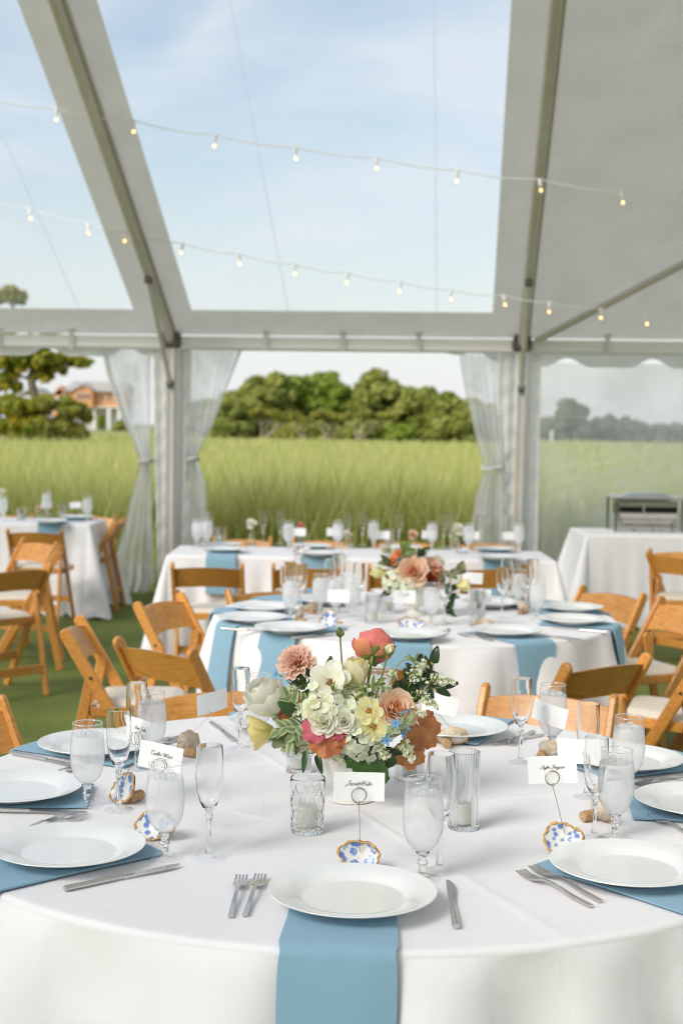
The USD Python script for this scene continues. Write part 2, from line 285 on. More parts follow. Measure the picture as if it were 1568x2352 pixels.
noisy('cedar_shingle', [(.3, (.56, .26, .10)), (.7, (.70, .36, .16))], 2., .8, .3, 6.); noisy('grey_shingle', [(.3, (.34, .31, .28)), (.7, (.46, .42, .38))], 2., .85); plain('dark_steel', (.26, .24, .23), .3, metallic=1.)
plain('white_trim', (.72, .71, .68), .5); plain('dark_window', (.16, .06, .045), .15); plain('pale_window', (.45, .52, .58), .1)

# ------------------------------------------------------------------ the land
def struct(name, m, material, label, cat, smooth=False, kind='structure', uv=None):
    return tag(obj(name, m, material, None, smooth, uv), label, cat, None, kind)
def land_z(y): return .70 * np.clip((y - 46) / 22., 0, 1) ** 1.5
def meadow_grid():
    xs = np.concatenate([[-900, -400, -160, -80], np.linspace(-40, 40, 41), [80, 160, 400, 900]]); ys = np.concatenate([[-300, -80, -20, 0], np.linspace(8, 90, 60), [110, 150, 220, 400, 900, 2000]])
    x, y = np.meshgrid(xs, ys, indexing='ij'); z = land_z(y) - .02 + np.where((y > 15) & (y < 200), .05 * np.sin(x * .7 + 1.3) * np.sin(y * .5), 0)
    nv = len(ys); i, j = np.meshgrid(np.arange(len(xs) - 1), np.arange(nv - 1), indexing='ij'); a = i * nv + j
    return tri((np.stack([x, y, z], -1).reshape(-1, 3), np.stack([a, a + nv, a + nv + 1, a + 1], -1).reshape(-1, 4)))
struct('meadow', meadow_grid(), 'meadow_soil', 'rough meadow ground stretching from the tent to the distant trees', 'meadow', 40)
struct('lawn', tri((np.array([[-9, -4, 0], [9, -4, 0], [9, 13.25, 0], [-9, 13.25, 0]], float), np.array([[0, 1, 2, 3]]))), 'turf', 'short dark green turf under the tent tables', 'lawn')

def grass_mesh(n, seed, ylo, yhi, hlo, hhi, wid, half):
    g = np.random.default_rng(seed)
    t = g.random(n); y = ylo * (yhi / ylo) ** t if ylo > 0 else ylo + (yhi - ylo) * t
    x = (g.random(n) * 2 - 1) * (half(y)); k = y / 16.
    cl = noise(np.stack([x, y, 0 * x], 1), .45); h = (hlo + (hhi - hlo) * g.random(n)) * (1 + .30 * cl + .16 * noise(np.stack([x, y, 0 * x + 9], 1), 1.7))
    a = g.random(n) * 2 * np.pi; w = wid * (.6 + .8 * g.random(n)) * k ** .75
    lean = (.10 + .30 * g.random(n)) * h; la = np.where(g.random(n) < .5, 0, np.pi) + g.normal(0, .9, n)
    b = np.stack([x, y, land_z(y) - .03], 1); s = np.stack([np.cos(a), np.sin(a), 0 * a], 1) * w[:, None] / 2
    d = np.stack([np.cos(la), np.sin(la) * .6, 0 * la], 1) * lean[:, None]; up = np.array([0, 0, 1.])
    p = np.stack([b - s, b + s, b + d * .3 + up * (h * .55)[:, None] - s * .8, b + d * .3 + up * (h * .55)[:, None] + s * .8, b + d + up * h[:, None]], 1).reshape(-1, 3)
    o = (np.arange(n) * 5)[:, None]
    f = np.vstack([o + [0, 1, 3], o + [0, 3, 2], o + [2, 3, 4]])
    uv = np.stack([np.tile([0, 0, .55, .55, 1.], n), np.repeat(g.random(n), 5)], 1)
    return (p, f), uv
gm, guvs = grass_mesh(110000, 3, 13.6, 50, .66, .98, .022, lambda y: .30 * y + 1.2)
gs, guv2 = grass_mesh(2600, 8, 13.8, 40, .96, 1.12, .011, lambda y: .30 * y + 1.2); gm = J(gm, gs); guvs = np.vstack([guvs, guv2 * [1, .3] + [0, .7]])
struct('tall_meadow_grass', gm, 'meadow_blades', 'tall bright green meadow grass behind the tent', 'grass', False, 'stuff', guvs)
gm, guvs = grass_mesh(26000, 5, 50, 92, .14, .30, .02, lambda y: .30 * y + 2)
struct('mown_far_grass', gm, 'meadow_blades', 'pale shorter grass along the foot of the far trees', 'grass', False, 'stuff', guvs)

# ------------------------------------------------------------------ trees
def foliage(blobs, n, size, seed):
    """leaf-sized faces spread through the volume of many small clumps"""
    g = np.random.default_rng(seed); P = []; Nn = []
    B = []
    for c, r in blobs:
        c, r = np.asarray(c, float), np.asarray(r, float)
        k = int(10 + 5 * np.mean(r) ** 2)
        for _ in range(k):
            d = g.normal(size=3); d /= np.linalg.norm(d)
            if d[2] < -.35: d[2] *= -.5
            B.append((c + d * r * (.72 + .3 * g.random()), r.mean() * (.26 + .2 * g.random())))
    for c, r in blobs:
        for _ in range(int(5 + 3 * np.mean(r))):
            d = g.normal(size=3); d /= np.linalg.norm(d); d[2] = abs(d[2]) * .8 - .1; B.append((np.asarray(c, float) + d * np.asarray(r, float) * (1.08 + .16 * g.random()), np.mean(r) * (.10 + .10 * g.random())))
    w = np.array([b[1] ** 2 for b in B]); idx = g.choice(len(B), n, p=w / w.sum())
    C = np.array([b[0] for b in B])[idx]; Rr = np.array([b[1] for b in B])[idx]
    d = g.normal(size=(n, 3)); d /= np.linalg.norm(d, axis=1, keepdims=True)
    p = C + d * (Rr * (.55 + .5 * g.random(n) ** .6))[:, None] * np.array([1.1, 1.1, .8])
    nn = d + g.normal(size=(n, 3)) * .55 + [0, 0, .35]; nn /= np.linalg.norm(nn, axis=1, keepdims=True)
    a = np.cross(nn, g.normal(size=(n, 3))); a /= np.linalg.norm(a, axis=1, keepdims=True); b = np.cross(nn, a)
    s = size * (.6 + .8 * g.random(n))[:, None]
    v = np.stack([p - a * s, p - b * s * .55, p + a * s, p + b * s * .55 + nn * s * .2], 1).reshape(-1, 3)
    o = (np.arange(n) * 4)[:, None]
    return (v, np.vstack([o + [0, 1, 2], o + [0, 2, 3]])), np.stack([np.zeros(4 * n), np.repeat(g.random(n), 4)], 1)
def limb(p0, p1, r0, r1, g, bend=.12, n=7):
    p0, p1 = np.asarray(p0, float), np.asarray(p1, float); L = np.linalg.norm(p1 - p0)
    m = (p0 + p1) / 2 + g.normal(size=3) * L * bend
    return tube(bez(p0, m, p1, n), np.linspace(r0, r1, n), 7)
def tree(name, label, cat, base, limbs, blobs, n, size, leaf, bark, seed, group=None):
    t = thing(name, label, cat, base, None, group); g = np.random.default_rng(seed); b = np.asarray(base, float)
    obj('trunk', J([limb(np.asarray(p) , np.asarray(q), r0, r1, g) for p, q, r0, r1 in limbs]), bark, t, 60)
    m, uv = foliage(blobs, n, size, seed); obj('crown', m, leaf, t, False, uv)
    return t
def tw(x, y, Y): return ony(x, y, Y)
def photo_tree(name, label, cat, Y, cx, top, base, hw, leaf, seed, n=5200, size=.17, bark='brown_bark', group=None, low=.25):
    """a rounded scrub tree whose crown spans the given sight lines at distance Y"""
    k = Y / 3267.; T = tw(cx, top, Y); w = hw * k; g = np.random.default_rng(seed + 100)
    bz = float(land_z(np.array(Y))) - .05; base_p = np.array([T[0], Y, bz]); H = T[2] - bz
    bl = [((0, 0, H * .62), (w * .72, w * .7, H * .36))]
    for i in range(7):
        a = i * .9 + .6 * g.random(); bl.append(((math.cos(a) * w * .55, math.sin(a) * w * .45, H * (low - .05 + .5 * ((i * .37) % 1))), (w * .46, w * .46, H * .25)))
    lm = [((0, 0, -.1), (g.normal() * .2, g.normal() * .2, H * .45), .13, .09)]
    for i in range(4):
        a = i * 1.57 + g.random(); lm.append(((0, 0, H * .25), (math.cos(a) * w * .6, math.sin(a) * w * .5, H * .7), .08, .03))
    return tree(name, label, cat, base_p, lm, bl, n, size, leaf, bark, seed, group)
G1 = 'trees of the far thicket'
for q in [('broad olive green tree at the left end of the far thicket', 80, 545, 905, 80, 'olive_foliage'), ('tall rounded olive tree in the left half of the far thicket', 82, 610, 856, 84, 'olive_foliage'),
          ('tallest bright green tree of the thicket left of its middle dip', 84, 690, 843, 78, 'green_foliage'), ('dense green tree right beside the dip in the middle of the thicket', 83, 765, 862, 62, 'green_foliage'),
          ('high rounded tree right of the middle dip of the thicket', 82, 872, 852, 70, 'olive_foliage'), ('dark leafy tree sloping down right of the second thicket summit', 81, 955, 882, 68, 'olive_foliage'),
          ('lower spreading tree at the right part of the thicket', 80, 1020, 900, 62, 'olive_foliage'), ('rightmost thicket tree behind the right tied curtain', 79, 1085, 918, 66, 'olive_foliage'),
          ('olive tree filling the left end of the thicket beside the curtain', 78.5, 520, 915, 62, 'olive_foliage'), ('dark shrubby tree behind the left tied curtain', 79, 480, 925, 70, 'olive_foliage')]:
    photo_tree('thicket_tree', q[0], 'tree', q[1], q[2], q[3], 1020, q[4], q[5], int(q[2]), 8500, .19, group=G1)
for q in [('low bright green bush under the right part of the thicket', 74.5, 925, 978, 42, 'green_foliage'), ('low dark olive bush under the right end of the thicket', 75, 1030, 965, 60, 'olive_foliage'), ('low olive bush at the left foot of the thicket', 76, 525, 960, 45, 'olive_foliage'), ('low dark bush in the shade behind the pale trunks', 77.5, 690, 966, 90, 'olive_foliage'), ('low dark bush behind the widest windswept tree', 77.8, 840, 966, 80, 'olive_foliage')]:
    photo_tree('low_bush', q[0], 'bush', q[1], q[2], q[3], 1022, q[4], q[5], int(q[2]) + 7, 2200, .16, low=.15)
def umbrella_tree(label, Y, foot, tips, crown, seed):
    k = Y / 3267.; b = tw(foot[0], foot[1], Y); b[2] = float(land_z(np.array(Y))) - .03
    lm = []; f0 = np.array([0, 0, -.05])
    for (x, y), r in tips:
        e = tw(x, y, Y) - b; e[1] = ((x * 7) % 10 - 5) * .08; mid = np.array([e[0] * .35, e[1] * .3, e[2] * .45])
        lm += [(f0, mid, .085 * r, .065 * r), (mid, e, .065 * r, .025)]
        for s in (-1, 1): lm.append((mid + (e - mid) * .5, e + np.array([s * .35, .2 * s, .12]), .03, .012))
    bl = []
    for (x, y, hw, hh) in crown:
        c = tw(x, y, Y) - b; bl.append(((c[0], (x % 5) * .1 - .2, c[2]), (hw * k, hw * k * .8, hh * k)))
    return tree('windswept_tree', label, 'tree', b, lm, bl, 1100, .12, 'yellow_foliage', 'pale_bark', seed, 'small windswept trees with bare pale trunks before the thicket')
umbrella_tree('leftmost pale trunked windswept tree before the thicket', 73, (602, 1017), [((600, 968), 1.), ((640, 975), 1.), ((622, 960), .8), ((655, 968), .7)], [(610, 948, 32, 7), (650, 954, 24, 6)], 41)
umbrella_tree('pale windswept tree with a trunk leaning to the left', 73, (705, 1018), [((668, 978), 1.1), ((690, 972), .8)], [(665, 962, 24, 6), (700, 966, 20, 6)], 42)
umbrella_tree('forked pale windswept tree near the middle of the thicket', 72, (749, 1024), [((738, 975), 1.), ((778, 985), .9), ((760, 970), .8)], [(735, 954, 28, 7), (775, 960, 26, 6)], 43)
umbrella_tree('widest pale windswept tree with three spreading limbs', 71, (822, 1027), [((806, 972), 1.), ((836, 970), 1.), ((868, 974), .9)], [(812, 955, 28, 7), (855, 954, 28, 7), (878, 960, 18, 6)], 44)
# grey trees beyond the clear wall, right
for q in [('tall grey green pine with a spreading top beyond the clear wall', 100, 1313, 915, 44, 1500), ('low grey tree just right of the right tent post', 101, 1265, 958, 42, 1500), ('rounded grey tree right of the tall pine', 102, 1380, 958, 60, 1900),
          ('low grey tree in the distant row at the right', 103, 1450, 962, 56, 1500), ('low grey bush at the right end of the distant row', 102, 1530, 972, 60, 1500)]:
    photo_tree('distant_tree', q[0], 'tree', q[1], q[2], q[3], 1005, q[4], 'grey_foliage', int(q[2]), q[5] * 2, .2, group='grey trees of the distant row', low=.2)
# left: tree and bush in autumn tones
LB = np.array([-11.4, 47, 0.02])
def lp(x, y): 
    p = ony(x, y, 47.) - LB; return p
tree('field_tree', 'dark trunked tree with yellow green crown rising over the left bush', 'tree', LB,
     [((0, 0, -.1), lp(88, 930), .22, .18), (lp(88, 930), lp(75, 850), .17, .12), (lp(80, 870), lp(140, 828), .08, .04), (lp(78, 850), lp(40, 815), .08, .04), (lp(75, 850), lp(85, 790), .1, .05), (lp(80, 880), lp(20, 850), .06, .03), (lp(85, 790), lp(20, 690), .07, .04), (lp(20, 690), lp(5, 655), .05, .03)],
     [(lp(95, 826), (.62, .5, .34)), (lp(165, 834), (.62, .5, .22)), (lp(40, 826), (.6, .6, .26)), (lp(0, 838), (.5, .5, .3)), (lp(22, 868), (.34, .4, .2)), (lp(98, 868), (.34, .3, .3)), (lp(10, 890), (.5, .4, .26)), (lp(130, 850), (.34, .3, .2)), (lp(60, 845), (.5, .4, .24)), (lp(110, 790), (.6, .5, .4)), (lp(20, 690), (.5, .6, .35)), (lp(0, 780), (.6, .6, .3))], 9000, .12, 'autumn_foliage', 'brown_bark', 61)
BB = np.array([-11.9, 44.5, 0.0])
def bp(x, y): return ony(x, y, 44.5) - BB
for lab, cx, blobs, seed, leaf in [('rust and green bush at the left edge before the white house', 30, [(bp(10, 940), (.75, .7, .45)), (bp(60, 945), (.6, .6, .45)), (bp(20, 985), (.9, .8, .45)), (bp(75, 985), (.7, .8, .4))], 71, 'autumn_foliage'),
                             ('yellow green bush before the cedar house', 140, [(bp(120, 938), (.66, .6, .45)), (bp(165, 955), (.50, .5, .50)), (bp(115, 985), (.8, .7, .4)), (bp(165, 995), (.45, .5, .3))], 72, 'yellow_foliage')]:
    tree('field_bush', lab, 'bush', BB + [bp(cx, 990)[0], 0, 0], [((0, 0, -.1), (.1, 0, .8), .06, .03), ((0, 0, .1), (-.4, 0, .9), .05, .02)], [((c[0] - bp(cx, 990)[0], c[1], c[2]), r) for c, r in blobs], 8000, .11, leaf, 'brown_bark', seed)

# ------------------------------------------------------------------ far houses
def gable(x0, x1, z0, zr, y0, y1, over=.3):
    """gable roof whose ridge runs along y"""
    xm = (x0 + x1) / 2; P = []
    for y in (y0 - over, y1 + over): P += [(x0 - over, y, z0 - .15), (xm, y, zr), (x1 + over, y, z0 - .15), (xm, y, zr - .35)]
    v = np.array(P, float); q = np.array([[0, 4, 5, 1], [1, 5, 6, 2], [0, 1, 3, 3], [1, 2, 3, 3], [0, 3, 7, 4], [3, 2, 6, 7], [4, 7, 5, 5], [5, 7, 6, 6]])
    m = trimesh.Trimesh(*tri((v, q)), process=False); m.update_faces(m.nondegenerate_faces()); return np.array(m.vertices), np.array(m.faces)
HY = 180.
def hp(zx, zy): 
    p = ony(zx * .28, 784 + zy * .28, HY); return p[0], p[2]
def house():
    x0, zt = hp(540, 400); x1, zb = hp(1010, 735); _, zm = hp(600, 540); _, zr = hp(600, 318); gz = .6
    t = thing('cedar_house', 'cedar shingled two storey house with grey roof and white porch columns', 'house', (x0, HY, gz))
    o = np.array([x0, HY, gz]); w = x1 - x0; z2, z3, z4 = zm - gz, zt - gz, zr - gz
    obj('upper_wall', bx((w / 2, 4.2, (z2 + z3) / 2), (w, 7.6, z3 - z2), .02), 'cedar_shingle', t, False)
    obj('lower_wall', bx((w / 2, 5.2, z2 / 2), (w - .4, 6, z2), .02), 'white_trim', t, False)
    # main roof, ridge along x
    v = np.array([(-.4, -.1, z3 - .1), (w + .4, -.1, z3 - .1), (w + .2, 4.2, z4), (.2, 4.2, z4), (-.4, 8.5, z3 - .1), (w + .4, 8.5, z3 - .1)], float)
    obj('roof', tri((v, np.array([[0, 1, 2, 3], [3, 2, 5, 4], [0, 3, 4, 0], [1, 5, 2, 1], [0, 4, 5, 1]]))), 'grey_shingle', t, False)
    # dormer gable with a row of windows
    dx0, _ = hp(615, 400); dx1, dz = hp(765, 450); dx0 -= x0; dx1 -= x0; _, dr = hp(690, 345)
    obj('gable_wall', hull([(dx0, -.5, z2), (dx1, -.5, z2), (dx1, -.5, z3), (dx0, -.5, z3), ((dx0 + dx1) / 2, -.5, dr - gz - .1), (dx0, 2, z2), (dx1, 2, z2), (dx1, 2, z3), (dx0, 2, z3), ((dx0 + dx1) / 2, 2, dr - gz - .1)]), 'cedar_shingle', t, False)
    obj('gable_roof', gable(dx0, dx1, z3 + .1, dr - gz + .1, -.5, 3.), 'grey_shingle', t, False)
    for i in range(4):
        xx = dx0 + .25 + (dx1 - dx0 - .5) * (i + .5) / 4
        wn = obj('window', bx((xx, -.52, z2 + (z3 - z2) * .66), (.36, .06, .9), .01), 'white_trim', t, False); obj('pane', bx((xx, -.56, z2 + (z3 - z2) * .66), (.27, .03, .78), .005), 'dark_window', wn, False)
    for xx in (w * .62, w * .74, w * .86):
        wn = obj('window', bx((xx, .38, z2 + (z3 - z2) * .6), (.42, .06, 1.0), .01), 'white_trim', t, False); obj('pane', bx((xx, .34, z2 + (z3 - z2) * .6), (.32, .03, .86), .005), 'dark_window', wn, False)
    for zx in (678, 770, 890, 975):
        xx = hp(zx, 600)[0] - x0; obj('porch_column', bx((xx, .3, z2 / 2), (.42, .42, z2), .03), 'white_trim', t, False)
    obj('porch_beam', bx((w / 2, .3, z2 + .08), (w + .1, .6, .18), .02), 'white_trim', t, False)
    xx = hp(735, 560)[0] - x0; obj('door', bx((xx, 2.15, z2 * .62), (.7, .08, 1.1), .01), 'dark_window', t, False)
    # lower left wing with arched look
    lx0 = hp(425, 380)[0] - x0; lz = hp(500, 362)[1] - gz; lb = hp(500, 440)[1] - gz
    obj('wing_wall', bx((lx0 / 2, 3., lb / 2), (-lx0, 5, lb), .02), 'cedar_shingle', t, False)
    obj('wing_roof', gable(lx0, -.05, lb, lz, .5, 5.5, .15), 'cedar_shingle', t, False)
    wn = obj('window', bx((lx0 / 2, .46, lb - .9), (1.2, .06, 1.3), .01), 'white_trim', t, False); obj('pane', bx((lx0 / 2, .42, lb - .9), (1.0, .03, 1.1), .005), 'pale_window', wn, False)
house()
def house2():
    x0, zt = hp(70, 372); x1, _ = hp(285, 372); gz = .6
    t = thing('white_house', 'pale house half hidden behind the left tree and bush', 'house', (x0, HY + 6, gz)); w = x1 - x0; z3 = zt - gz - .9
    obj('wall', bx((w / 2, 4, z3 / 2), (w, 8, z3), .02), 'white_trim', t, False); obj('roof', gable(0, w, z3, z3 + 1.1, 0, 8), 'grey_shingle', t, False)
    for i in range(3):
        wn = obj('window', bx((w * (.22 + .28 * i), -.02, z3 * .7), (.7, .06, 1.1), .01), 'white_trim', t, False); obj('pane', bx((w * (.22 + .28 * i), -.06, z3 * .7), (.56, .03, .95), .005), 'pale_window', wn, False)
house2()
p = hp(985, 745)
photo_tree('hedge_bush', 'dark hedge bush beside the cedar house porch', 'bush', 172, 276, 966, 990, 22, 'olive_foliage', 91, 900, .2, low=.15)
photo_tree('hedge_bush', 'green bush standing between the porch columns of the cedar house', 'bush', 178, 233, 946, 990, 11, 'green_foliage', 92, 900, .2, low=.15)
t = thing('field_post', 'small white post standing far out in the meadow at the right', 'post', (ony(1267, 1003, 88.)[0], 88., .68))
obj('post', lathe([(0, 0), (.09, 0), (.09, .62), (.07, .66), (0, .68)], 12), 'white_trim', t); obj('cap', lathe([(0, .66), (.13, .66), (.13, .72), (.05, .80), (0, .80)], 12), 'white_trim', t)

# ------------------------------------------------------------------ the tent: local frame s along the eave, c towards the camera, z up
PSI, SLOPE, BAY, HALF = .0805, .5086, 3.16, 6.6
E1 = ony(395, 768, 13.0); EZ = E1[2]
TE = np.array([math.cos(PSI), -math.sin(PSI), 0]); TA = np.array([math.sin(PSI), math.cos(PSI), 0])
def T(s, c, z): return np.array([E1[0], E1[1], 0]) + TE * s - TA * c + np.array([0, 0, z])
def roof_z(c): return EZ + SLOPE * (c if c <= HALF else 2 * HALF - c)
TR = np.stack([TE, TA, [0, 0, 1.]], 1)
def onside(x, y, c):
    """where a sight line meets the upright plane c of the tent: (s, z)"""
    d = ray(x, y); o = np.array([E1[0], E1[1], 0]) - TA * c; k = ((o - CP) @ TA) / (d @ TA); p = CP + d * k
    return (p - o) @ TE, p[2]
def sheet(pts, nu=2, nv=2):
    a, b, c, d = map(np.asarray, pts); return grid(nu, nv, lambda u, v: [((1 - u) * ((1 - v) * a[k] + v * d[k]) + u * ((1 - v) * b[k] + v * c[k])) for k in range(3)])
tent = thing('frame_tent', 'large white frame tent with clear roof panels over the tables', 'tent', T(0, 0, 0))
TO = T(0, 0, 0)
def tp(name, m, material, smooth=35, label=None, parent=None): return obj(name, (np.asarray(m[0]) - TO, m[1]), material, parent or tent, smooth, label=label)
POSTS = [k * BAY for k in range(-3, 4)]
for k in range(-3, 3):
    s0, s1 = k * BAY, (k + 1) * BAY
    for side in (0, 1):
        def P(s, c): 
            cc = c if side == 0 else 2 * HALF - c
            return T(s, cc, roof_z(cc) + .012)
        if k >= 1:
            tp('white_roof_panel', sheet([P(s0, -.02), P(s1, -.02), P(s1, HALF), P(s0, HALF)], 4, 12), 'tent_vinyl')
            if k == 1: pass
        else:
            a, b, lo, hi = s0 + .245, s1 - .275, .36, HALF - .5
            clr = tp('clear_roof_panel', sheet([P(a, lo), P(b, lo), P(b, hi), P(a, hi)], 3, 8), 'clear_roof')
            tp('roof_border', J(sheet([P(s0, -.02), P(s1, -.02), P(s1, lo), P(s0, lo)], 3, 2), sheet([P(s0, hi), P(s1, hi), P(s1, HALF), P(s0, HALF)], 3, 2), sheet([P(s0, lo), P(a, lo), P(a, hi), P(s0, hi)], 2, 6), sheet([P(b, lo), P(s1, lo), P(s1, hi), P(b, hi)], 2, 6)), 'tent_vinyl')
            for q in (.35, .76):
                s = s0 + q * BAY
                o = [P(s - .012, lo), P(s + .012, lo), P(s + .012, hi), P(s - .012, hi)]
                tp('roof_seam', sheet([x - np.array([0, 0, .008]) for x in o], 2, 8), 'seam_film')
for s in POSTS:
    rf = tp('rafter', J(bar(T(s, .02, roof_z(.02) - .06), T(s, HALF, roof_z(HALF) - .06), .075, .095, TE, .014), bar(T(s + .055, .05, roof_z(.05) - .03), T(s + .055, HALF, roof_z(HALF) - .03), .02, .03, TE, .004)), 'aluminium')
    tp('rafter', bar(T(s, 2 * HALF - .02, roof_z(.02) - .06), T(s, HALF, roof_z(HALF) - .06), .055, .095, TE, .012), 'aluminium')
    for c, q in ((0, 1), (2 * HALF, -1)):
        tp('post', J(bar(T(s, c, 0.012), T(s, c, EZ - .02), .075, .075, TE, .012), *[bar(T(s + d, c + q * .042, .02), T(s + d, c + q * .042, EZ - .1), .014, .012, TE, .003) for d in (-.027, .027)]), 'aluminium')
        tp('post_foot', X(bx((0, 0, .006), (.22, .22, .012), .003), TR, T(s, c, 0)), 'tent_fitting')
        tp('eave_joint', J(X(bx((0, 0, 0), (.16, .13, .15), .02), TR, T(s, c + q * .01, EZ - .045)), *[X(lathe([(0, -.01), (.026, -.01), (.026, .01), (0, .01)], 12), TR @ rx(math.pi / 2), T(s + dx, c + q * .085, EZ - .03 + dz)) for dx, dz in ((-.05, .03), (.05, .03), (.05, -.05))]), 'tent_fitting')
        br = tube([T(s, c + q * .06, 1.93), T(s, c + q * 1.0, roof_z(1.0) - .125)], .022, 10)
        tp('knee_brace', br, 'aluminium'); tp('brace_bracket', J(X(bx((0, 0, 0), (.06, .07, .07), .01), TR, T(s, c + q * .055, 1.93)), X(bx((0, 0, 0), (.06, .09, .06), .01), TR, T(s, c + q * 1.0, roof_z(1.0) - .12))), 'tent_fitting')
for k in range(-3, 3):
    s0, s1 = k * BAY + .08, (k + 1) * BAY - .08
    for c in (0, 2 * HALF):
        tp('eave_beam', J(bar(T(s0, c, EZ - .075), T(s1, c, EZ - .075), .125, .055, (0, 0, 1), .018), bar(T(s0, c, EZ - .11), T(s1, c, EZ - .11), .03, .075, (0, 0, 1), .01)), 'white_plastic')
    tp('ridge_beam', bar(T(s0, HALF, roof_z(HALF) - .12), T(s1, HALF, roof_z(HALF) - .12), .08, .06, (0, 0, 1), .01), 'aluminium')
tp('diagonal_pole', tube([T(BAY + .12, .12, roof_z(.12) - .09), T(2 * BAY - .05, BAY - .05, roof_z(BAY - .05) - .09)], .032, 12), 'aluminium')
for x, y in ((-2, 752), (165, 755), (612, 757), (788, 759), (962, 763), (1395, 762)):
    s, z = onside(x, y, .04)
    tp('eave_strap', J(X(bx((0, 0, 0), (.046, .012, .17), .004), TR, T(s, .052, EZ - .06)), X(bx((0, 0, .09), (.06, .03, .03), .008), TR, T(s, .05, EZ - .06))), 'white_vinyl')
# scalloped valances
def valance(s0, s1, ztop, f, c=-.055, n=90):
    def fn(u, v):
        s = s0 + (s1 - s0) * u; zb = f(s); z = ztop + (zb - ztop) * v; cc = c - .02 * np.sin(s * 9) * v
        return [TO[0] + TE[0] * s - TA[0] * cc, TO[1] + TE[1] * s - TA[1] * cc, z]
    return grid(n, 6, fn)
def scal(x_peak, ylow, ypk):
    sp, zp = onside(x_peak, ypk, -.055); zl = onside(x_peak, ylow, -.055)[1]; per = 188 * 13.05 / 3267.
    def f(s):
        d = np.abs((s - sp + per / 2) % per - per / 2); return zl + (zp - zl) * np.where(d < .21, .5 + .5 * np.cos(np.pi * d / .21), 0)
    return f
tp('valance', valance(BAY + .10, 2 * BAY, EZ - .13, scal(1303, 843, 822)), 'white_vinyl'); tp('valance', valance(-BAY, -.10, EZ - .11, scal(109, 817, 796)), 'white_vinyl')
tp('valance', valance(-2 * BAY, -BAY, EZ - .11, scal(109, 817, 796)), 'white_vinyl')
vp = [onside(x, y, -.055) for x, y in ((915, 789), (960, 797), (1010, 808), (1045, 815), (1062, 815), (1085, 806), (1105, 809), (1125, 825), (1145, 832))]
vs, vz = np.array([p[0] for p in vp]), np.array([p[1] for p in vp])
tp('valance', valance(vs[0], vs[-1], EZ - .125, lambda s: np.minimum(np.interp(s, vs, vz), EZ - .128)), 'white_vinyl')
# leg skirts: white edges of the side walls, laced beside each post
def skirt(sa, sb, seed, taper):
    def fn(u, v):
        z = (EZ - .12) * (1 - v) + .03; s = sa + (sb - sa) * u; s = s + np.where(u < .5, taper[0], taper[1]) * v
        c = -.06 + .015 * np.sin(u * 9 + seed) + .006 * np.sin(v * 70 + seed + 3 * u)
        return [TO[0] + TE[0] * s - TA[0] * c, TO[1] + TE[1] * s - TA[1] * c, z]
    return grid(14, 90, fn)
for s, sk in ((0, ((-.185, -.035, 1, (.06, 0)), (.03, .165, 2, (-.02, .0)))), (BAY, ((-.20, -.04, 3, (.05, 0)), (.045, .175, 4, (0, .01)))), (-BAY, ((-.18, -.04, 5, (0, 0)), (.04, .17, 6, (0, 0))))):
    for a, b, sd, tpz in sk: tp('leg_skirt', skirt(s + a, s + b, sd, tpz), 'white_vinyl')
# tied clear curtains
def curtain(label, rows, c0, seed, pleats=6, hem=None):
    R = np.array([(y, *onside(xl, y, c0), *onside(xr, y, c0)) for y, xl, xr in rows])
    zz = R[:, 2][::-1]; sl, sr = R[:, 1][::-1], R[:, 3][::-1]; wmin = (R[:, 3] - R[:, 1]).min()
    ztop, zbot = R[0, 2], R[-1, 2]
    t = thing('clear_curtain', label, 'curtain', TO, None, 'clear vinyl curtains tied back at the tent posts')
    def fn(u, v, uu=lambda u: u, dz=0., push=0.):
        z = ztop + (zbot - ztop) * v; a, b = np.interp(z, zz, sl), np.interp(z, zz, sr); w = b - a
        amp = .05 * np.clip(wmin / w, .25, 1) + .012
        ph = u * pleats * 2 * np.pi + seed
        c = c0 + push + amp * np.sin(ph) + .5 * amp * np.sin(ph * 1.7 + 2 + z * 1.3)
        s = a + w * (u + .022 * np.sin(ph * 1.3 + z * 2))
        return [TE[0] * s - TA[0] * c, TE[1] * s - TA[1] * c, z + dz * np.sin(ph)]
    obj('panel', grid(90, 60, fn), 'curtain_vinyl', t, True)
    ez = .03
    for e in (0, 1):
        def fe(u, v, e=e): return fn(e + (u - e) * .06 if e == 0 else 1 - .06 * u, v, push=.004)
        obj('edge_band', grid(4, 60, fe), 'white_vinyl', t, True)
    kt = int(np.argmin(R[:, 3] - R[:, 1])); zt = R[kt, 2]; a, b = R[kt, 1], R[kt, 3]
    pts = [TE * (.5 * (a + b) + .5 * (b - a + .03) * math.cos(q)) - TA * (c0 + .075 * math.sin(q)) + np.array([0, 0, zt + .01 * math.sin(2 * q)]) for q in np.linspace(0, 2 * np.pi, 25)]
    obj('tie_strap', X(tube(pts, .016, 8, False), np.diag([1, 1, 1.0])), 'white_vinyl', t)
    if hem:
        zh = onside(300, hem, c0)[1]; vh = (ztop - zh) / (ztop - zbot)
        obj('hem', grid(90, 6, lambda u, v: fn(u, vh + (1 - vh) * v, push=.006)), 'white_vinyl', t, True)
curtain('clear vinyl curtain tied on the left side of the left tent post', [(798, 236, 346), (850, 246, 346), (868, 251, 346), (948, 278, 346), (1000, 302, 346), (1036, 317, 347), (1057, 324, 347), (1080, 321, 348), (1137, 304, 350), (1200, 288, 352), (1276, 267, 356), (1330, 264, 358), (1366, 263, 340)], -.10, 1, 5, 1296)
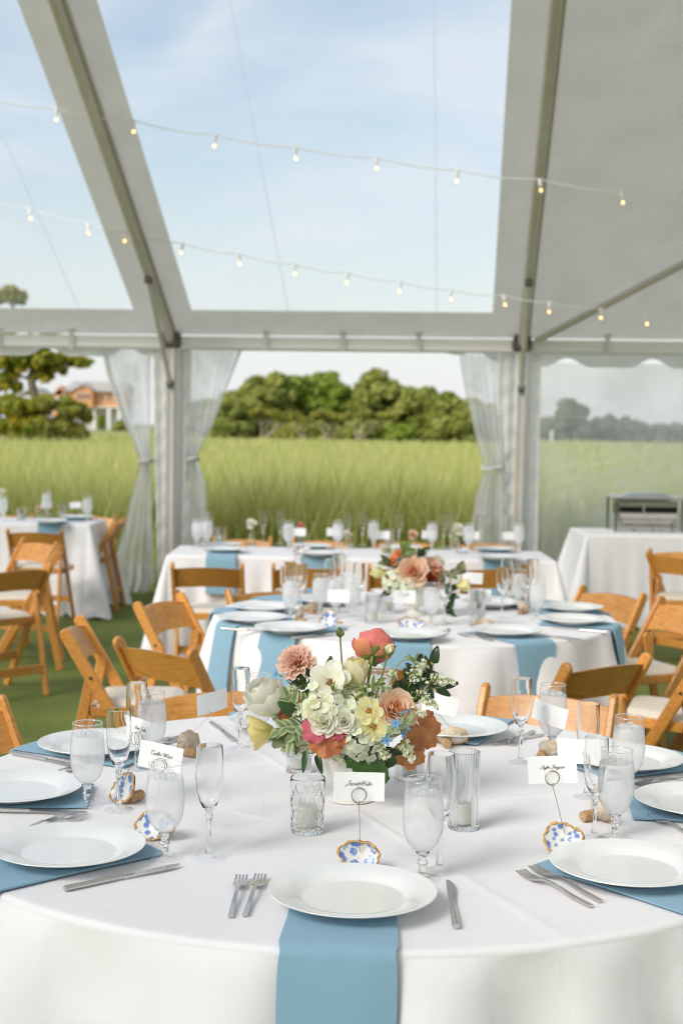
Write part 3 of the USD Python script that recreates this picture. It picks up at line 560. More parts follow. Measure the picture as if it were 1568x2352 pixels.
curtain('clear vinyl curtain tied on the right side of the left tent post', [(796, 412, 560), (810, 413, 555), (881, 418, 527), (930, 422, 509), (975, 426, 491), (1036, 430, 459), (1053, 431, 452), (1075, 431, 459), (1116, 430, 474), (1188, 430, 477), (1280, 430, 479), (1350, 432, 480)], -.10, 2, 6, 1320)
curtain('clear vinyl curtain tied on the left side of the right tent post', [(812, 1053, 1146), (860, 1060, 1146), (917, 1071, 1148), (960, 1081, 1150), (1005, 1092, 1152), (1063, 1109, 1154), (1074, 1111, 1154), (1095, 1107, 1154), (1143, 1094, 1154), (1210, 1084, 1155), (1290, 1080, 1156), (1350, 1080, 1156)], -.10, 3, 5, 1325)
# clear wall of the right bay
t = thing('clear_wall', 'hazy clear vinyl side wall closing the right bay of the tent', 'tent wall', TO)
def wall(u, v):
    s = BAY + .15 + (BAY - .2) * u; z = .04 + (EZ - .25) * v
    c = -.09 + .012 * np.sin(s * 5 + z * 2) + .018 * np.exp(-((s - BAY - .85) / .45) ** 2 - ((z - 1.15) / .3) ** 2) * np.sin((z * 1. - s * .33) * 48)
    return [TE[0] * s - TA[0] * c, TE[1] * s - TA[1] * c, z]
obj('panel', grid(120, 150, wall), 'wall_vinyl', t, True)
obj('edge_band', J(X(bx((0, 0, (EZ - .2) / 2), (.05, .006, EZ - .25), .002), TR, TE * (2 * BAY - .05) + TA * .1), X(bx((0, 0, .05), (BAY - .3, .02, .1), .005), TR, TE * (1.5 * BAY) + TA * .1)), 'white_vinyl', t)

# ------------------------------------------------------------------ string lights
def string_light(label, Y, pts, ends):
    P = [ony(x, y, Y) for x, y in pts]; t = thing('string_light', label, 'string lights', P[0], None, None); o = P[0]
    top = [p + np.array([0, 0, .055]) for p in P]; A, B = ony(*ends[0], Y), ony(*ends[1], Y); path = []
    al = [A] + top + [B]
    for a, b in zip(al[:-1], al[1:]):
        for q in np.linspace(0, 1, 5)[:-1]: path.append(a + (b - a) * q - np.array([0, 0, .018 * 4 * q * (1 - q)]) - o)
    path.append(B - o); obj('cord', tube(path, .0044, 6), 'white_plastic', t)
    g = np.random.default_rng(len(P))
    for p in P:
        R = rx(g.normal() * .08) @ ry(g.normal() * .10)
        b = sub('bulb', t, p - o + np.array([0, 0, .05]), R)
        obj('socket', lathe([(0, .012), (.009, .010), (.012, .004), (.013, -.03), (.011, -.042), (0, -.042)], 14), 'white_plastic', b)
        obj('globe', lathe([(.010, -.040), (.014, -.048), (.024, -.066), (.026, -.078), (.021, -.094), (.010, -.102), (0, -.104)], 16), 'bulb_glass', b, True)
        obj('filament', X(trimesh_ico(1, .0095), None, (0, 0, -.073)), 'filament', b, True)
def trimesh_ico(n, r): m = trimesh.creation.icosphere(n, r); return np.array(m.vertices), np.array(m.faces)
string_light('nearer string of small round bulbs crossing high under the roof', 10.2, [(-60, 236), (130, 267), (307, 294), (494, 327), (678, 356), (863, 379), (1049, 408), (1239, 429), (1426, 457), (1610, 484)], [(-90, 208), (1640, 468)])
string_light('farther string of small round bulbs low above the eave', 11.6, [(-62, 462), (69, 494), (204, 528), (289, 547), (420, 574), (549, 599), (677, 622), (799, 642), (920, 662), (1035, 681), (1156, 693), (1262, 709), (1379, 723), (1484, 737), (1590, 750)], [(-90, 430), (1620, 738)])

# ------------------------------------------------------------------ tables and cloths
TZ = .745
def round_cloth(R, seed, folds=13, amp=.05):
    g = np.random.default_rng(seed); nth = 420; th = np.linspace(0, 2 * np.pi, nth, endpoint=False)
    ph = sum(a * np.sin(k * th + p) for a, k, p in [(.5, folds, g.random() * 6), (.5, folds + 5, g.random() * 6), (.35, folds * 2 - 3, g.random() * 6), (.3, 5, g.random() * 6)])
    sharp = np.sign(ph) * np.abs(ph) ** .8
    rows = []
    for r in np.concatenate([[.0, .05], np.linspace(.12, R - .02, 60)]): rows.append((r * np.ones(nth), TZ * np.ones(nth)))
    for q in np.linspace(0.15, 1, 6): rows.append(((R - .014 + .014 * math.sin(q * math.pi / 2)) * np.ones(nth), (TZ - .014 * (1 - math.cos(q * math.pi / 2))) * np.ones(nth)))
    for d in np.linspace(.02, 1, 30):
        z = (TZ - .014) * (1 - d) + .012 * d
        wr = .026 * noise(np.stack([np.cos(th) * R * 3, np.sin(th) * R * 3, d * 2.2 + 0 * th], 1), 1.6, seed) + .006 * noise(np.stack([np.cos(th) * R * 9, np.sin(th) * R * 9, d * 7 + th * 3], 1), 1.3, seed)
        rows.append((R + .03 * d ** .8 + 1.25 * amp * d ** .5 * (sharp + .25) + .004 * np.sin(th * 31 + d * 9) * d + wr * min(1, d * 5), np.full(nth, z) + (.008 * np.sin(th * 40 + seed) if d == 1 else 0)))
    r, z = np.array([x[0] for x in rows]), np.array([x[1] for x in rows]); k = len(rows)
    v = np.stack([r * np.cos(th), r * np.sin(th), z], -1)
    # faint press creases across the top
    top = z > TZ - .001
    for a, off in ((.42, .13), (.42 + math.pi / 2, -.06), (.42, -.31)):
        d = v[..., 0] * math.sin(a) - v[..., 1] * math.cos(a) - off; v[..., 2] += np.where(top, .0022 * np.exp(-(d / .010) ** 2), 0)
    v = v.reshape(-1, 3); i, j = np.meshgrid(np.arange(k - 1), np.arange(nth), indexing='ij'); j2 = (j + 1) % nth
    q = np.stack([i * nth + j, (i + 1) * nth + j, (i + 1) * nth + j2, i * nth + j2], -1).reshape(-1, 4)
    return tri((v, q[:, ::1]))
def rect_cloth(lx, ly, seed, flare=.24, amp=.03, fit=False):
    """cloth over a table lx by ly, centred on the origin, hanging to the ground, fuller at the corners"""
    g = np.random.default_rng(seed); n = 360; rc = .02; P, N, Wt = [], [], []
    L = [lx - 2 * rc, ly - 2 * rc]; hx, hy = lx / 2 - rc, ly / 2 - rc
    segs = [((hx, -hy), (hx, hy), 0), ((hx, hy), (-hx, hy), 90), ((-hx, hy), (-hx, -hy), 180), ((-hx, -hy), (hx, -hy), 270)]
    for (a, b, an) in segs:
        a, b = np.array(a), np.array(b); m = max(14, int(70 * np.linalg.norm(b - a) / 1.2))
        for q in np.linspace(0, 1, m, endpoint=False): P.append(a + (b - a) * q); N.append(math.radians(an)); e = min(q, 1 - q) * np.linalg.norm(b - a); Wt.append(.35 * math.exp(-(e / .12) ** 2))
        for q in np.linspace(0, 1, 18, endpoint=False): P.append(b); N.append(math.radians(an + 90 * q)); Wt.append(.35 + .65 * math.sin(q * math.pi))
    P, N, Wt = np.array(P), np.array(N), np.array(Wt); n = len(P); s = np.arange(n); D = np.stack([np.cos(N), np.sin(N)], 1)
    per = np.concatenate([[0], np.cumsum(np.linalg.norm(np.diff(P, axis=0), axis=1) + .012)])
    ph = .6 * np.sin(per * 17 + g.random() * 6) + .5 * np.sin(per * 27 + g.random() * 6) + .4 * np.sin(per * 7.3 + g.random() * 6)
    rows = [(P * 0.02, TZ)]
    for q in (.3, .6, .85, .98): rows.append((P * q, TZ))
    for q in np.linspace(0, 1, 5): rows.append((P + D * (rc * math.sin(q * math.pi / 2)), TZ - rc * (1 - math.cos(q * math.pi / 2))))
    for d in np.linspace(.05, 1, 18):
        o = rc + .015 * d + flare * d ** .9 * Wt + amp * d ** .8 * (ph + .2) * (.3 if fit else 1)
        rows.append((P + D * o[:, None], (TZ - rc) * (1 - d) + .012 * d + (.012 * np.sin(per * 55) if d == 1 else 0)))
    v = np.array([np.column_stack([p, np.broadcast_to(z, (n,))]) for p, z in rows]).reshape(-1, 3); k = len(rows)
    i, j = np.meshgrid(np.arange(k - 1), np.arange(n), indexing='ij'); j2 = (j + 1) % n
    m = tri((v, np.stack([i * n + j, (i + 1) * n + j, (i + 1) * n + j2, i * n + j2], -1).reshape(-1, 4)))
    return J(m, (v[:n], np.array([[0, a, a + 1] for a in range(1, n - 1)])))
def table_round(label, c, R, cloth_label, seed):
    t = thing('round_table', label, 'table', (c[0], c[1], 0))
    obj('tabletop', lathe([(0, TZ - .028), (R - .03, TZ - .028), (R - .026, TZ - .004), (R - .03, TZ - .003), (0, TZ - .003)], 72), 'chair_wood', t)
    for a in range(4): q = a * math.pi / 2 + .5; obj('leg', tube([(.45 * math.cos(q), .45 * math.sin(q), 0), (.45 * math.cos(q), .45 * math.sin(q), TZ - .03)], .016, 10), 'dark_hardware', t)
    o = obj('tablecloth', X(round_cloth(R, seed), None, (c[0], c[1], 0)), 'white_linen', None, 60); tag(o, cloth_label, 'tablecloth', None)
def table_rect(label, x0, x1, y0, y1, cloth_label, seed, fit=False, rot=0.):
    c = ((x0 + x1) / 2, (y0 + y1) / 2); lx, ly = x1 - x0, y1 - y0; R = rz(rot)
    t = thing('banquet_table', label, 'table', (*c, 0), R)
    obj('tabletop', bx((0, 0, TZ - .016), (lx - .04, ly - .04, .026), .004), 'chair_wood', t)
    for a in (-1, 1):
        for b in (-1, 1): obj('leg', tube([(a * (lx / 2 - .25), b * (ly / 2 - .08), 0), (a * (lx / 2 - .25), b * (ly / 2 - .08), TZ - .03)], .016, 10), 'dark_hardware', t)
    o = obj('tablecloth', X(rect_cloth(lx, ly, seed, .24, .03, fit), R, (*c, 0)), 'white_linen', None, 60); tag(o, cloth_label, 'tablecloth')
C1, R1 = np.array([.05, 3.12]), .94
C2, R2 = np.array([.325, 6.20]), .88
table_round('nearest round table under the white cloth with the flower bowl', C1, R1, 'white cloth hanging over the nearest round table', 11)
table_round('middle round table under a white cloth behind the flower bowl', C2, R2, 'white cloth with soft folds over the middle round table', 12)
table_rect('long banquet table under white cloth before the open tent bay', -1.10, 1.36, 8.88, 9.62, 'white cloth over the long table before the open tent bay', 13)
table_rect('banquet table under white cloth at the left before the meadow', -4.5, -2.02, 11.43, 12.16, 'white cloth over the banquet table at the left edge', 14)
table_rect('buffet table under white cloth carrying the steel chafing dish', 1.93, 4.4, 11.2, 12.0, 'white fitted cloth over the buffet table at the right', 15, True)

# ------------------------------------------------------------------ chairs
def stile(x, a, b, w, t):
    a, b = np.asarray(a, float), np.asarray(b, float); d = b - a; L = np.linalg.norm(d); d /= L; n = np.array([0, -d[2], d[1]]); P = []
    for sx in (-1, 1):
        for e, wd in ((t / 2, w / 2 - .004), (t / 2 - .004, w / 2)):
            for q in np.linspace(0, math.pi, 9): P.append(b + n * math.cos(q) * wd + d * (math.sin(q) * wd - w / 2) + np.array([sx * e, 0, 0]))
            for sg in (-1, 1): P.append(a + n * sg * wd + np.array([sx * e, 0, 0]))
    return X(hull(P), None, (x, 0, 0))
S0, S1 = np.array([0, .165, 0.0]), np.array([0, -.27, .755])
def on_stile(z): return S0 + (S1 - S0) * z / .755
def build_chair(t):
    for sx in (-1, 1): obj('back_rail', stile(sx * .205, S0, S1, .048, .022), 'chair_wood', t, 40)
    def slat(front):
        def fn(u, v):
            x = -.194 + .388 * u; q = 2 * u - 1; z0 = .605 - .012 * q * q + .004; z1 = .715 + .014 * (1 - q * q)
            z = z0 + (z1 - z0) * v; y = .165 - .435 * z / .755 - .024 * (1 - q * q) + (.007 if front else -.007)
            return [x, y, z]
        return fn
    a, b = grid(17, 5, slat(True)), grid(17, 5, slat(False)); b = (b[0], b[1][:, ::-1])
    def rim():
        A = a[0].reshape(17, 5, 3); B = b[0].reshape(17, 5, 3); out = []
        for ea, eb in ((A[:, 0], B[:, 0]), (B[:, -1], A[:, -1]), (B[0], A[0]), (A[-1], B[-1])):
            n = len(ea); v = np.vstack([ea, eb]); f = np.array([[i, i + n, i + n + 1, i + 1] for i in range(n - 1)]); out.append(tri((v, f)))
        return J(out)
    obj('backrest', J(a, b, rim()), 'chair_wood', t, 40)
    sx0 = .172
    obj('seat_frame', J(bx((0, .185, .425), (.39, .022, .04), .004), bx((0, -.16, .425), (.35, .022, .04), .004), *[bx((s * .18, .012, .425), (.022, .35, .04), .004) for s in (-1, 1)]), 'chair_wood', t, 40)
    def pad(u, v):
        x = (2 * u - 1); y = (2 * v - 1); e = (1 - np.abs(x) ** 6) * (1 - np.abs(y) ** 6)
        return [x * .176, y * .172 + .012, .446 + .026 * np.clip(e, 0, 1) ** .35]
    obj('seat', J(grid(15, 15, pad), bx((0, .012, .440), (.352, .344, .012), .002)), 'ivory_vinyl', t, 50)
    tb = on_stile(.565)
    for sx in (-1, 1): obj('rear_leg', stile(sx * .180, (0, -.275, 0), tb + [0, 0, .02], .042, .020), 'chair_wood', t, 40)
    obj('stretcher', bar((-.194, on_stile(.19)[1], .19), (.194, on_stile(.19)[1], .19), .045, .018, (0, 0, 1)), 'chair_wood', t, 40)
    obj('stretcher', bar((-.17, -.245, .15), (.17, -.245, .15), .05, .018, (0, 0, 1)), 'chair_wood', t, 40)
    for sx in (-1, 1): obj('bolt', X(lathe([(0, 0), (.007, 0), (.006, .004), (0, .005)], 10), ry(sx * math.pi / 2), (sx * .216, tb[1], tb[2])), 'dark_hardware', t)
chair = Kind('folding_chair', 'chair', build_chair)
def seat(label, mid, face, group):
    f = np.array(face, float); f /= np.linalg.norm(f); o = np.array(mid, float) + f * .27
    return chair(label, (o[0], o[1], .002), rz(math.atan2(-f[0], f[1])), group)
GA, GB, GC, GD = 'chairs round the nearest table', 'chairs round the middle table', 'chairs at the long banquet table', 'chairs at the left side of the tent'
for L, m, f, g in [('wooden folding chair cut off by the left edge of the photo', (-1.13, 4.0), (1.1, -.85), GA), ('wooden chair just behind the nearest table left of the flowers', (-.42, 4.37), (.45, -.89), GA),
    ('pale wooden chair behind the nearest table under the right champagne flutes', (.66, 4.41), (-.39, -.92), GA),
    ('wooden chair seen from its side, left of the middle table on the turf', (-1.09, 5.72), (1, .05), GB), ('darker wooden chair with its back turned, at the left front of the middle table', (-.69, 5.2), (.66, .75), GB),
    ('wooden chair left behind the middle table, turned towards it', (-.85, 6.6), (.93, -.37), GB), ('wooden chair half hidden behind the left back plate of the middle table', (-.38, 7.08), (.5, -.86), GB),
    ('dark wooden chair with turned back behind the right champagne flutes', (.96, 5.01), (-.6, .8), GB), ('light wooden chair at the back right of the middle table', (1.40, 7.24), (-.8, -.6), GB),
    ('wooden chair with white seat, right of the middle table at the frame edge', (1.66, 6.76), (-.93, -.36), GB), ('lower right wooden chair with a large white seat beside the frame edge', (1.52, 5.50), (-.78, .55), GB),
    ('wooden chair hidden behind the flowers with its back to the camera', (.11, 4.9), (.12, 1), GB),
    ('first amber chair from the left along the long banquet table', (-.78, 8.28), (0, 1), GC), ('second amber chair from the left along the long banquet table', (-.19, 8.31), (0, 1), GC),
    ('amber chair of the long table mostly behind the peach roses', (.375, 8.37), (0, 1), GC), ('rightmost amber chair along the long banquet table', (.94, 8.44), (0, 1), GC),
    ('leftmost chair on the far side of the long banquet table', (-.72, 10.35), (0, -1), GC), ('second chair from the left on the far side of the long table', (-.14, 10.35), (0, -1), GC), ('third chair from the left on the far side of the long table', (.45, 10.35), (0, -1), GC), ('rightmost chair on the far side of the long banquet table', (1.05, 10.35), (0, -1), GC),
    ('dark backed chair pushed up to the left banquet table', (-2.32, 10.72), (.05, 1), GD), ('light chair turned to the camera before the dark backed left chair', (-2.06, 9.76), (-.7, -.7), GD),
    ('nearest chair of the left group with dark slat and thick front legs', (-1.80, 7.95), (-.73, .68), GD), ('left group chair seen edge on behind the nearest one', (-1.80, 9.1), (-.9, -.15), GD),
    ('chair standing at the right end of the left banquet table', (-1.86, 11.95), (-1, 0), GD), ('chair behind the left banquet table at its right end', (-2.22, 12.62), (0, -1), GD), ('chair behind the left banquet table at the frame edge', (-2.95, 12.62), (0, -1), GD),
    ('chair seen from the side before the buffet table at the right edge', (2.2, 9.45), (.8, .6), 'chairs before the buffet table'), ('light chair facing the camera before the buffet table', (2.36, 9.85), (-.15, -1), 'chairs before the buffet table')]:
    seat(L, m, f, g)

# ------------------------------------------------------------------ tableware kinds
plate = Kind('dinner_plate', 'plate', lambda t: obj('plate_body', (lambda m: (m[0] * [.962, .962, 1.], m[1]))(lathe([(0, .006), (.088, .006), (.096, .008), (.108, .0145), (.128, .019), (.1475, .0225), (.1495, .0222), (.1500, .0212), (.1485, .0198), (.128, .0155), (.104, .0075), (.092, .002), (.088, .0), (.084, .0), (.082, .003), (0, .003)], 80)), 'porcelain', t, 40))
def goblet_body(t):
    obj('foot', lathe([(.009, .0012), (.036, .0006), (.0385, .0012), (.037, .0028), (.022, .006), (.011, .010), (.009, .012)], 40), 'thin_glass', t, 50)
    obj('stem', lathe([(0, .0105), (.0085, .0112), (.0075, .016), (.0085, .026), (.0115, .032), (.0085, .038), (.009, .046), (.014, .0535), (0, .056)], 40), 'clear_glass', t, 50)
    bw = obj('bowl', lathe([(.0380, .1755), (.0375, .180), (.0365, .192), (.0355, .2030)], 44), 'thin_glass', t, 50)
    obj('rim', X(tube([(.0355 * math.cos(q), .0355 * math.sin(q), 0) for q in np.linspace(0, 2 * np.pi, 49)], .0011, 6, False), None, (0, 0, .2034)), 'clear_glass', bw, True)
    obj('ice_water', lathe([(.0372, .1757), (.034, .1752), (.015, .1752), (0, .1752)], 40), 'water_ice', t, 50)
    g = np.random.default_rng(5)
    for i in range(4): obj('ice_cube', X(bx((0, 0, 0), (.021, .019, .018), .004), rz(i * 1.4) @ rx(.4 * g.normal()) @ ry(.4 * g.normal()), ((.016) * math.cos(i * 1.57), .016 * math.sin(i * 1.57), .176)), 'water_ice', t, 50)
    obj('frosted_bowl', lathe([(0, .0562), (.010, .0565), (.020, .061), (.031, .074), (.0385, .094), (.0415, .118), (.0405, .148), (.0380, .1755)], 44), 'condensation', t, 50)
goblet = Kind('water_goblet', 'water glass', goblet_body)
def flute_body(t):
    obj('foot', lathe([(.006, .0012), (.032, .0006), (.034, .0012), (.0325, .0028), (.018, .006), (.008, .012), (.006, .014)], 36), 'thin_glass', t, 50)
    obj('stem', lathe([(0, .0112), (.0078, .012), (.0048, .024), (.0042, .05), (.0046, .072), (.0075, .083), (.0085, .089), (.0065, .094), (0, .097)], 36), 'clear_glass', t, 50)
    obj('bowl', lathe([(0, .0972), (.0068, .098), (.0125, .104), (.0195, .118), (.0255, .142), (.0283, .170), (.0280, .200), (.0262, .232), (.0257, .2328), (.0252, .232), (.0270, .200), (.0273, .170), (.0244, .143), (.0182, .120), (.0105, .108), (0, .106)], 40), 'clear_glass', t, 50)
flute = Kind('champagne_flute', 'champagne glass', flute_body)
def fork_body(t):
    o = sg.Polygon([(-.0045, 0), (.0045, 0), (.0038, .06), (.003, .105), (.0035, .125), (.009, .137), (.0115, .15), (.0105, .195), (-.0105, .195), (-.0115, .15), (-.009, .137), (-.0035, .125), (-.003, .105), (-.0038, .06)])
    for x in (-.0057, 0, .0057): o = o.difference(sg.Polygon([(x - .0015, .2), (x - .0012, .156), (x, .153), (x + .0012, .156), (x + .0015, .2)]))
    M = m3.CrossSection([np.array(o.exterior.coords)[:-1]], m3.FillRule.EvenOdd).extrude(.0022).refine_to_length(.006); v, f = man(M)
    y = v[:, 1]; v[:, 2] *= np.interp(y, [0, .09, .13, .2], [1.7, 1.5, 1., .6]); v[:, 2] += np.interp(y, [0, .05, .1, .125, .15, .175, .195], [.001, .003, .009, .0095, .004, .0035, .007]); v[:, 1] -= .0975
    obj('handle_and_tines', (v, f), 'steel', t, 40)
fork = Kind('dinner_fork', 'fork', fork_body)
def knife_body(t):
    P = []
    for y, w, h in ((-.112, .0058, .0042), (-.108, .0064, .005), (-.05, .0058, .0048), (-.005, .0046, .004), (0, .004, .0034)):
        for a in np.linspace(0, 2 * np.pi, 12, endpoint=False): P.append((w * math.cos(a), y, .005 + h * math.sin(a)))
    obj('handle', hull(P), 'steel', t, 40)
    o = sg.Polygon([(-.004, -.004), (.004, -.004), (.0055, .015), (.0085, .05), (.0095, .08), (.0075, .1), (.002, .112), (-.003, .114), (-.0048, .10), (-.005, .03)])
    v, f = man(m3.CrossSection([np.array(o.exterior.coords)[:-1]], m3.FillRule.EvenOdd).extrude(.0018).refine_to_length(.008)); v[:, 2] = v[:, 2] * np.interp(v[:, 0], [-.005, .009], [1.3, .4]) + .0042
    obj('blade', (v, f), 'steel', t, 30)
knife = Kind('dinner_knife', 'knife', knife_body)
def napkin_mesh(R, ring, seed=0, wid=.185, drop=.34):
    """blue napkin folded to a long strip: lies under the plate and hangs over the table edge, -y is outward"""
    L0 = [(ring - .13, TZ + .0045), (ring, TZ + .0045), (R - .03, TZ + .0045)]
    arc = [(R - .012 + .020 * math.sin(q), TZ - .014 + .0185 * math.cos(q)) for q in np.linspace(0, math.pi / 2, 6)]
    dn = [(R + .010 + .05 * (d / .34) ** .8, TZ - .02 - d) for d in np.linspace(.02, drop, 9)]
    path = np.array([*[(ring - .13 + (R - .03 - ring + .13) * q, TZ + .0045) for q in np.linspace(0, 1, 8)], *arc, *dn]); n = len(path); g = np.random.default_rng(seed)
    def lay(off, wsc):
        v = []
        for i, (r, z) in enumerate(path):
            tn = path[min(i + 1, n - 1)] - path[max(i - 1, 0)]; tn /= np.linalg.norm(tn) + 1e-9; nx = np.array([-tn[1], tn[0]]); 
            if i > 10: nx = np.array([abs(nx[0]), nx[1]])
            for u in np.linspace(-1, 1, 9):
                w = wid / 2 * wsc * (1 + .02 * math.sin(i * .9 + seed)); bulge = .002 * (1 - u * u) + (.008 * math.sin(u * 2.2 + seed) * max(0, i - 12) / 8.)
                p = path[i] + nx * (off + bulge); v.append((u * w, -p[0], p[1]))
        return np.array(v)
    top, bot = lay(.0035, 1.0), lay(-.0005, .99); out = []
    f = [[i * 9 + j, i * 9 + j + 1, (i + 1) * 9 + j + 1, (i + 1) * 9 + j] for i in range(n - 1) for j in range(8)]
    out.append(tri((top, np.array(f)))); out.append(tri((bot, np.array(f)[:, ::-1])))
    idx = [i * 9 for i in range(n)]; idx2 = [i * 9 + 8 for i in range(n)]
    for I in (idx, idx2, list(range(9)), list(range((n - 1) * 9, n * 9))):
        k = len(I); out.append(tri((np.vstack([top[I], bot[I]]), np.array([[a, a + k, a + k + 1, a + 1] for a in range(k - 1)]))))
    return J(out)
def flat_napkin(L=.40, wid=.185, hang=.0):
    """napkin for the straight tables: -y is outward, edge at y = 0"""
    pth = [(-L + (L - .02) * q, TZ + .0045) for q in np.linspace(0, 1, 5)] + [(-.008 + .022 * math.sin(q), TZ - .018 + .0225 * math.cos(q)) for q in np.linspace(0.1, math.pi / 2, 5)] + [(.020 + .03 * d, TZ - .02 - d) for d in np.linspace(.02, .22, 5)]
    out = []
    for o in (.003, 0): out.append(grid(len(pth), 5, lambda u, v, o=o: [(2 * v - 1) * wid / 2, -np.array([p[0] for p in pth])[:, None] - o + 0 * v, np.array([p[1] for p in pth])[:, None] + o + 0 * v]))
    return J(out)
nap1 = Kind('blue_napkin', 'napkin', lambda t: obj('folded_cloth', X(napkin_mesh(R1, .72, 1), None, (0, 0, -TZ)), 'blue_linen', t, 60))
nap2 = Kind('blue_napkin', 'napkin', lambda t: obj('folded_cloth', X(napkin_mesh(R2, .70, 3), None, (0, 0, -TZ)), 'blue_linen', t, 60))
nap3 = Kind('blue_napkin', 'napkin', lambda t: obj('folded_cloth', X(flat_napkin(), None, (0, 0, -TZ)), 'blue_linen', t, 60))

PLACES = {'front': (810, 2058), 'left front': (157, 1952), 'left': (36, 1815), 'left back': (222, 1713), 'back left': (646, 1662), 'back right': (1042, 1675), 'right back': (1432, 1747), 'right': (1612, 1847), 'right front': (1443, 1994)}
SAY = {'front': 'at the place nearest the camera', 'left front': 'at the front left place of the nearest table', 'left': 'at the left edge place of the nearest table', 'left back': 'at the back left corner place of the nearest table', 'back left': 'half hidden behind the flowers on their left',
       'back right': 'behind the flowers on their right', 'right back': 'behind the right water goblets', 'right': 'cut off by the right edge of the photo', 'right front': 'at the front right place of the nearest table'}
for k, (x, y) in PLACES.items():
    p = onz(x, y, TZ + .02); d = p[:2] - C1; th = math.atan2(d[1], d[0]) - (.020 if k == 'front' else 0)
    plate(f'white dinner plate {SAY[k]}', (p[0], p[1], TZ + .0105), None, 'plates on the nearest table')
    nap1(f'folded blue napkin under the plate {SAY[k]}', (C1[0], C1[1], TZ), rz(th + math.pi / 2), 'napkins on the nearest table')
def lay(kind, label, tip, end, group, z=TZ + .0012, k=1.05):
    a, b = onz(*tip, z), onz(*end, z); m = (a + b) / 2; d = a - b
    return kind(label, (m[0], m[1], z), rz(math.atan2(-d[0], d[1])), group, k)
GF, GK = 'forks on the nearest table', 'knives on the nearest table'
for L, a, b in [('outer left fork beside the front plate', (557, 2014), (527, 2117)), ('inner fork next to the front plate', (602, 2009), (558, 2118)), ('outer fork at the front right place, crossing under the other', (1184, 2004), (1370, 2092)), ('upper fork at the front right place beside the plate', (1202, 1988), (1405, 2087)),
                ('fork with tines peeping over the rim of the front left plate', (138, 1882), (12, 1935)), ('second fork peeping over the front left plate nearer its middle', (178, 1882), (60, 1928)), ('fork left of the back right plate, nearer the camera', (1140, 1712), (1238, 1692)), ('fork left of the back right plate, farther back', (1172, 1714), (1222, 1684)),
                ('fork at the right edge behind the water goblet, upper one', (1462, 1806), (1575, 1785)), ('fork at the right edge behind the water goblet, lower one', (1484, 1810), (1600, 1796)), ('fork on the cloth at the right edge below the cut off plate', (1506, 1884), (1600, 1935)), ('fork tip beside the left edge plate behind the goblet', (160, 1770), (95, 1800)),
                ('fork behind the left goblets near the oyster shell', (412, 1697), (330, 1720)), ('knife or fork end lying right of the left back goblets', (395, 1703), (310, 1735))]:
    lay(fork, L, a, b, GF)
for L, a, b in [('dinner knife right of the front plate', (1030, 2034), (1046, 2131)), ('long dinner knife right of the front left plate', (410, 1993), (150, 2048)), ('knife in front of the left edge plate', (166, 1871), (-25, 1866)), ('knife below the left back plate near the left goblet', (170, 1762), (45, 1737)),
                ('knife with flared handle left of the champagne flute behind the table', (545, 1708), (482, 1662))]:
    lay(knife, L, a, b, GK)
GG, GU = 'water goblets on the nearest table', 'champagne flutes on the nearest table'
def put(kind, label, x, y, group, k=1., z=TZ + .0012, rot=0.): p = onz(x, y, z); return kind(label, (p[0], p[1], z), rz(rot), group, k)
for L, x, y, k in [('frosted ice water goblet furthest left on the nearest table', 200, 1852, 1.), ('ice water goblet behind the tall flutes at the left back', 346, 1762, 1.), ('frosted water goblet beneath the tented name card at the left front', 378, 1970, 1.), ('frosted water goblet right of the front name card', 969, 2018, 1.02),
                   ('frosted water goblet in the right group nearest the camera', 1411, 1926, 1.), ('ice water goblet behind the nearest right goblet', 1440, 1828, 1.), ('ice water goblet behind the blank leaning card at the right', 1266, 1735, 1.), ('water goblet left behind the white peony', 597, 1703, .97), ('water goblet hidden behind the middle of the flowers', 866, 1690, 1.)]:
    put(goblet, L, x, y, GG, k * .885, rot=x)
for L, x, y, k in [('empty champagne flute furthest back among the left glasses', 313, 1768, .96), ('empty champagne flute right of the leftmost goblet', 272, 1862, 1.), ('tall empty champagne flute left of the clear acrylic sign', 479, 1973, 1.), ('champagne flute left of the white peony', 550, 1719, .95),
                   ('lone champagne flute behind the table centre at the right', 1194, 1752, .97), ('champagne flute between the right water goblets', 1346, 1832, .98), ('champagne flute beside the nearest right water goblet', 1364, 1926, .95), ('champagne flute behind the frosted goblet right of the front card', 1008, 2002, 1.02)]:
    put(flute, L, x, y, GU, k * .93)
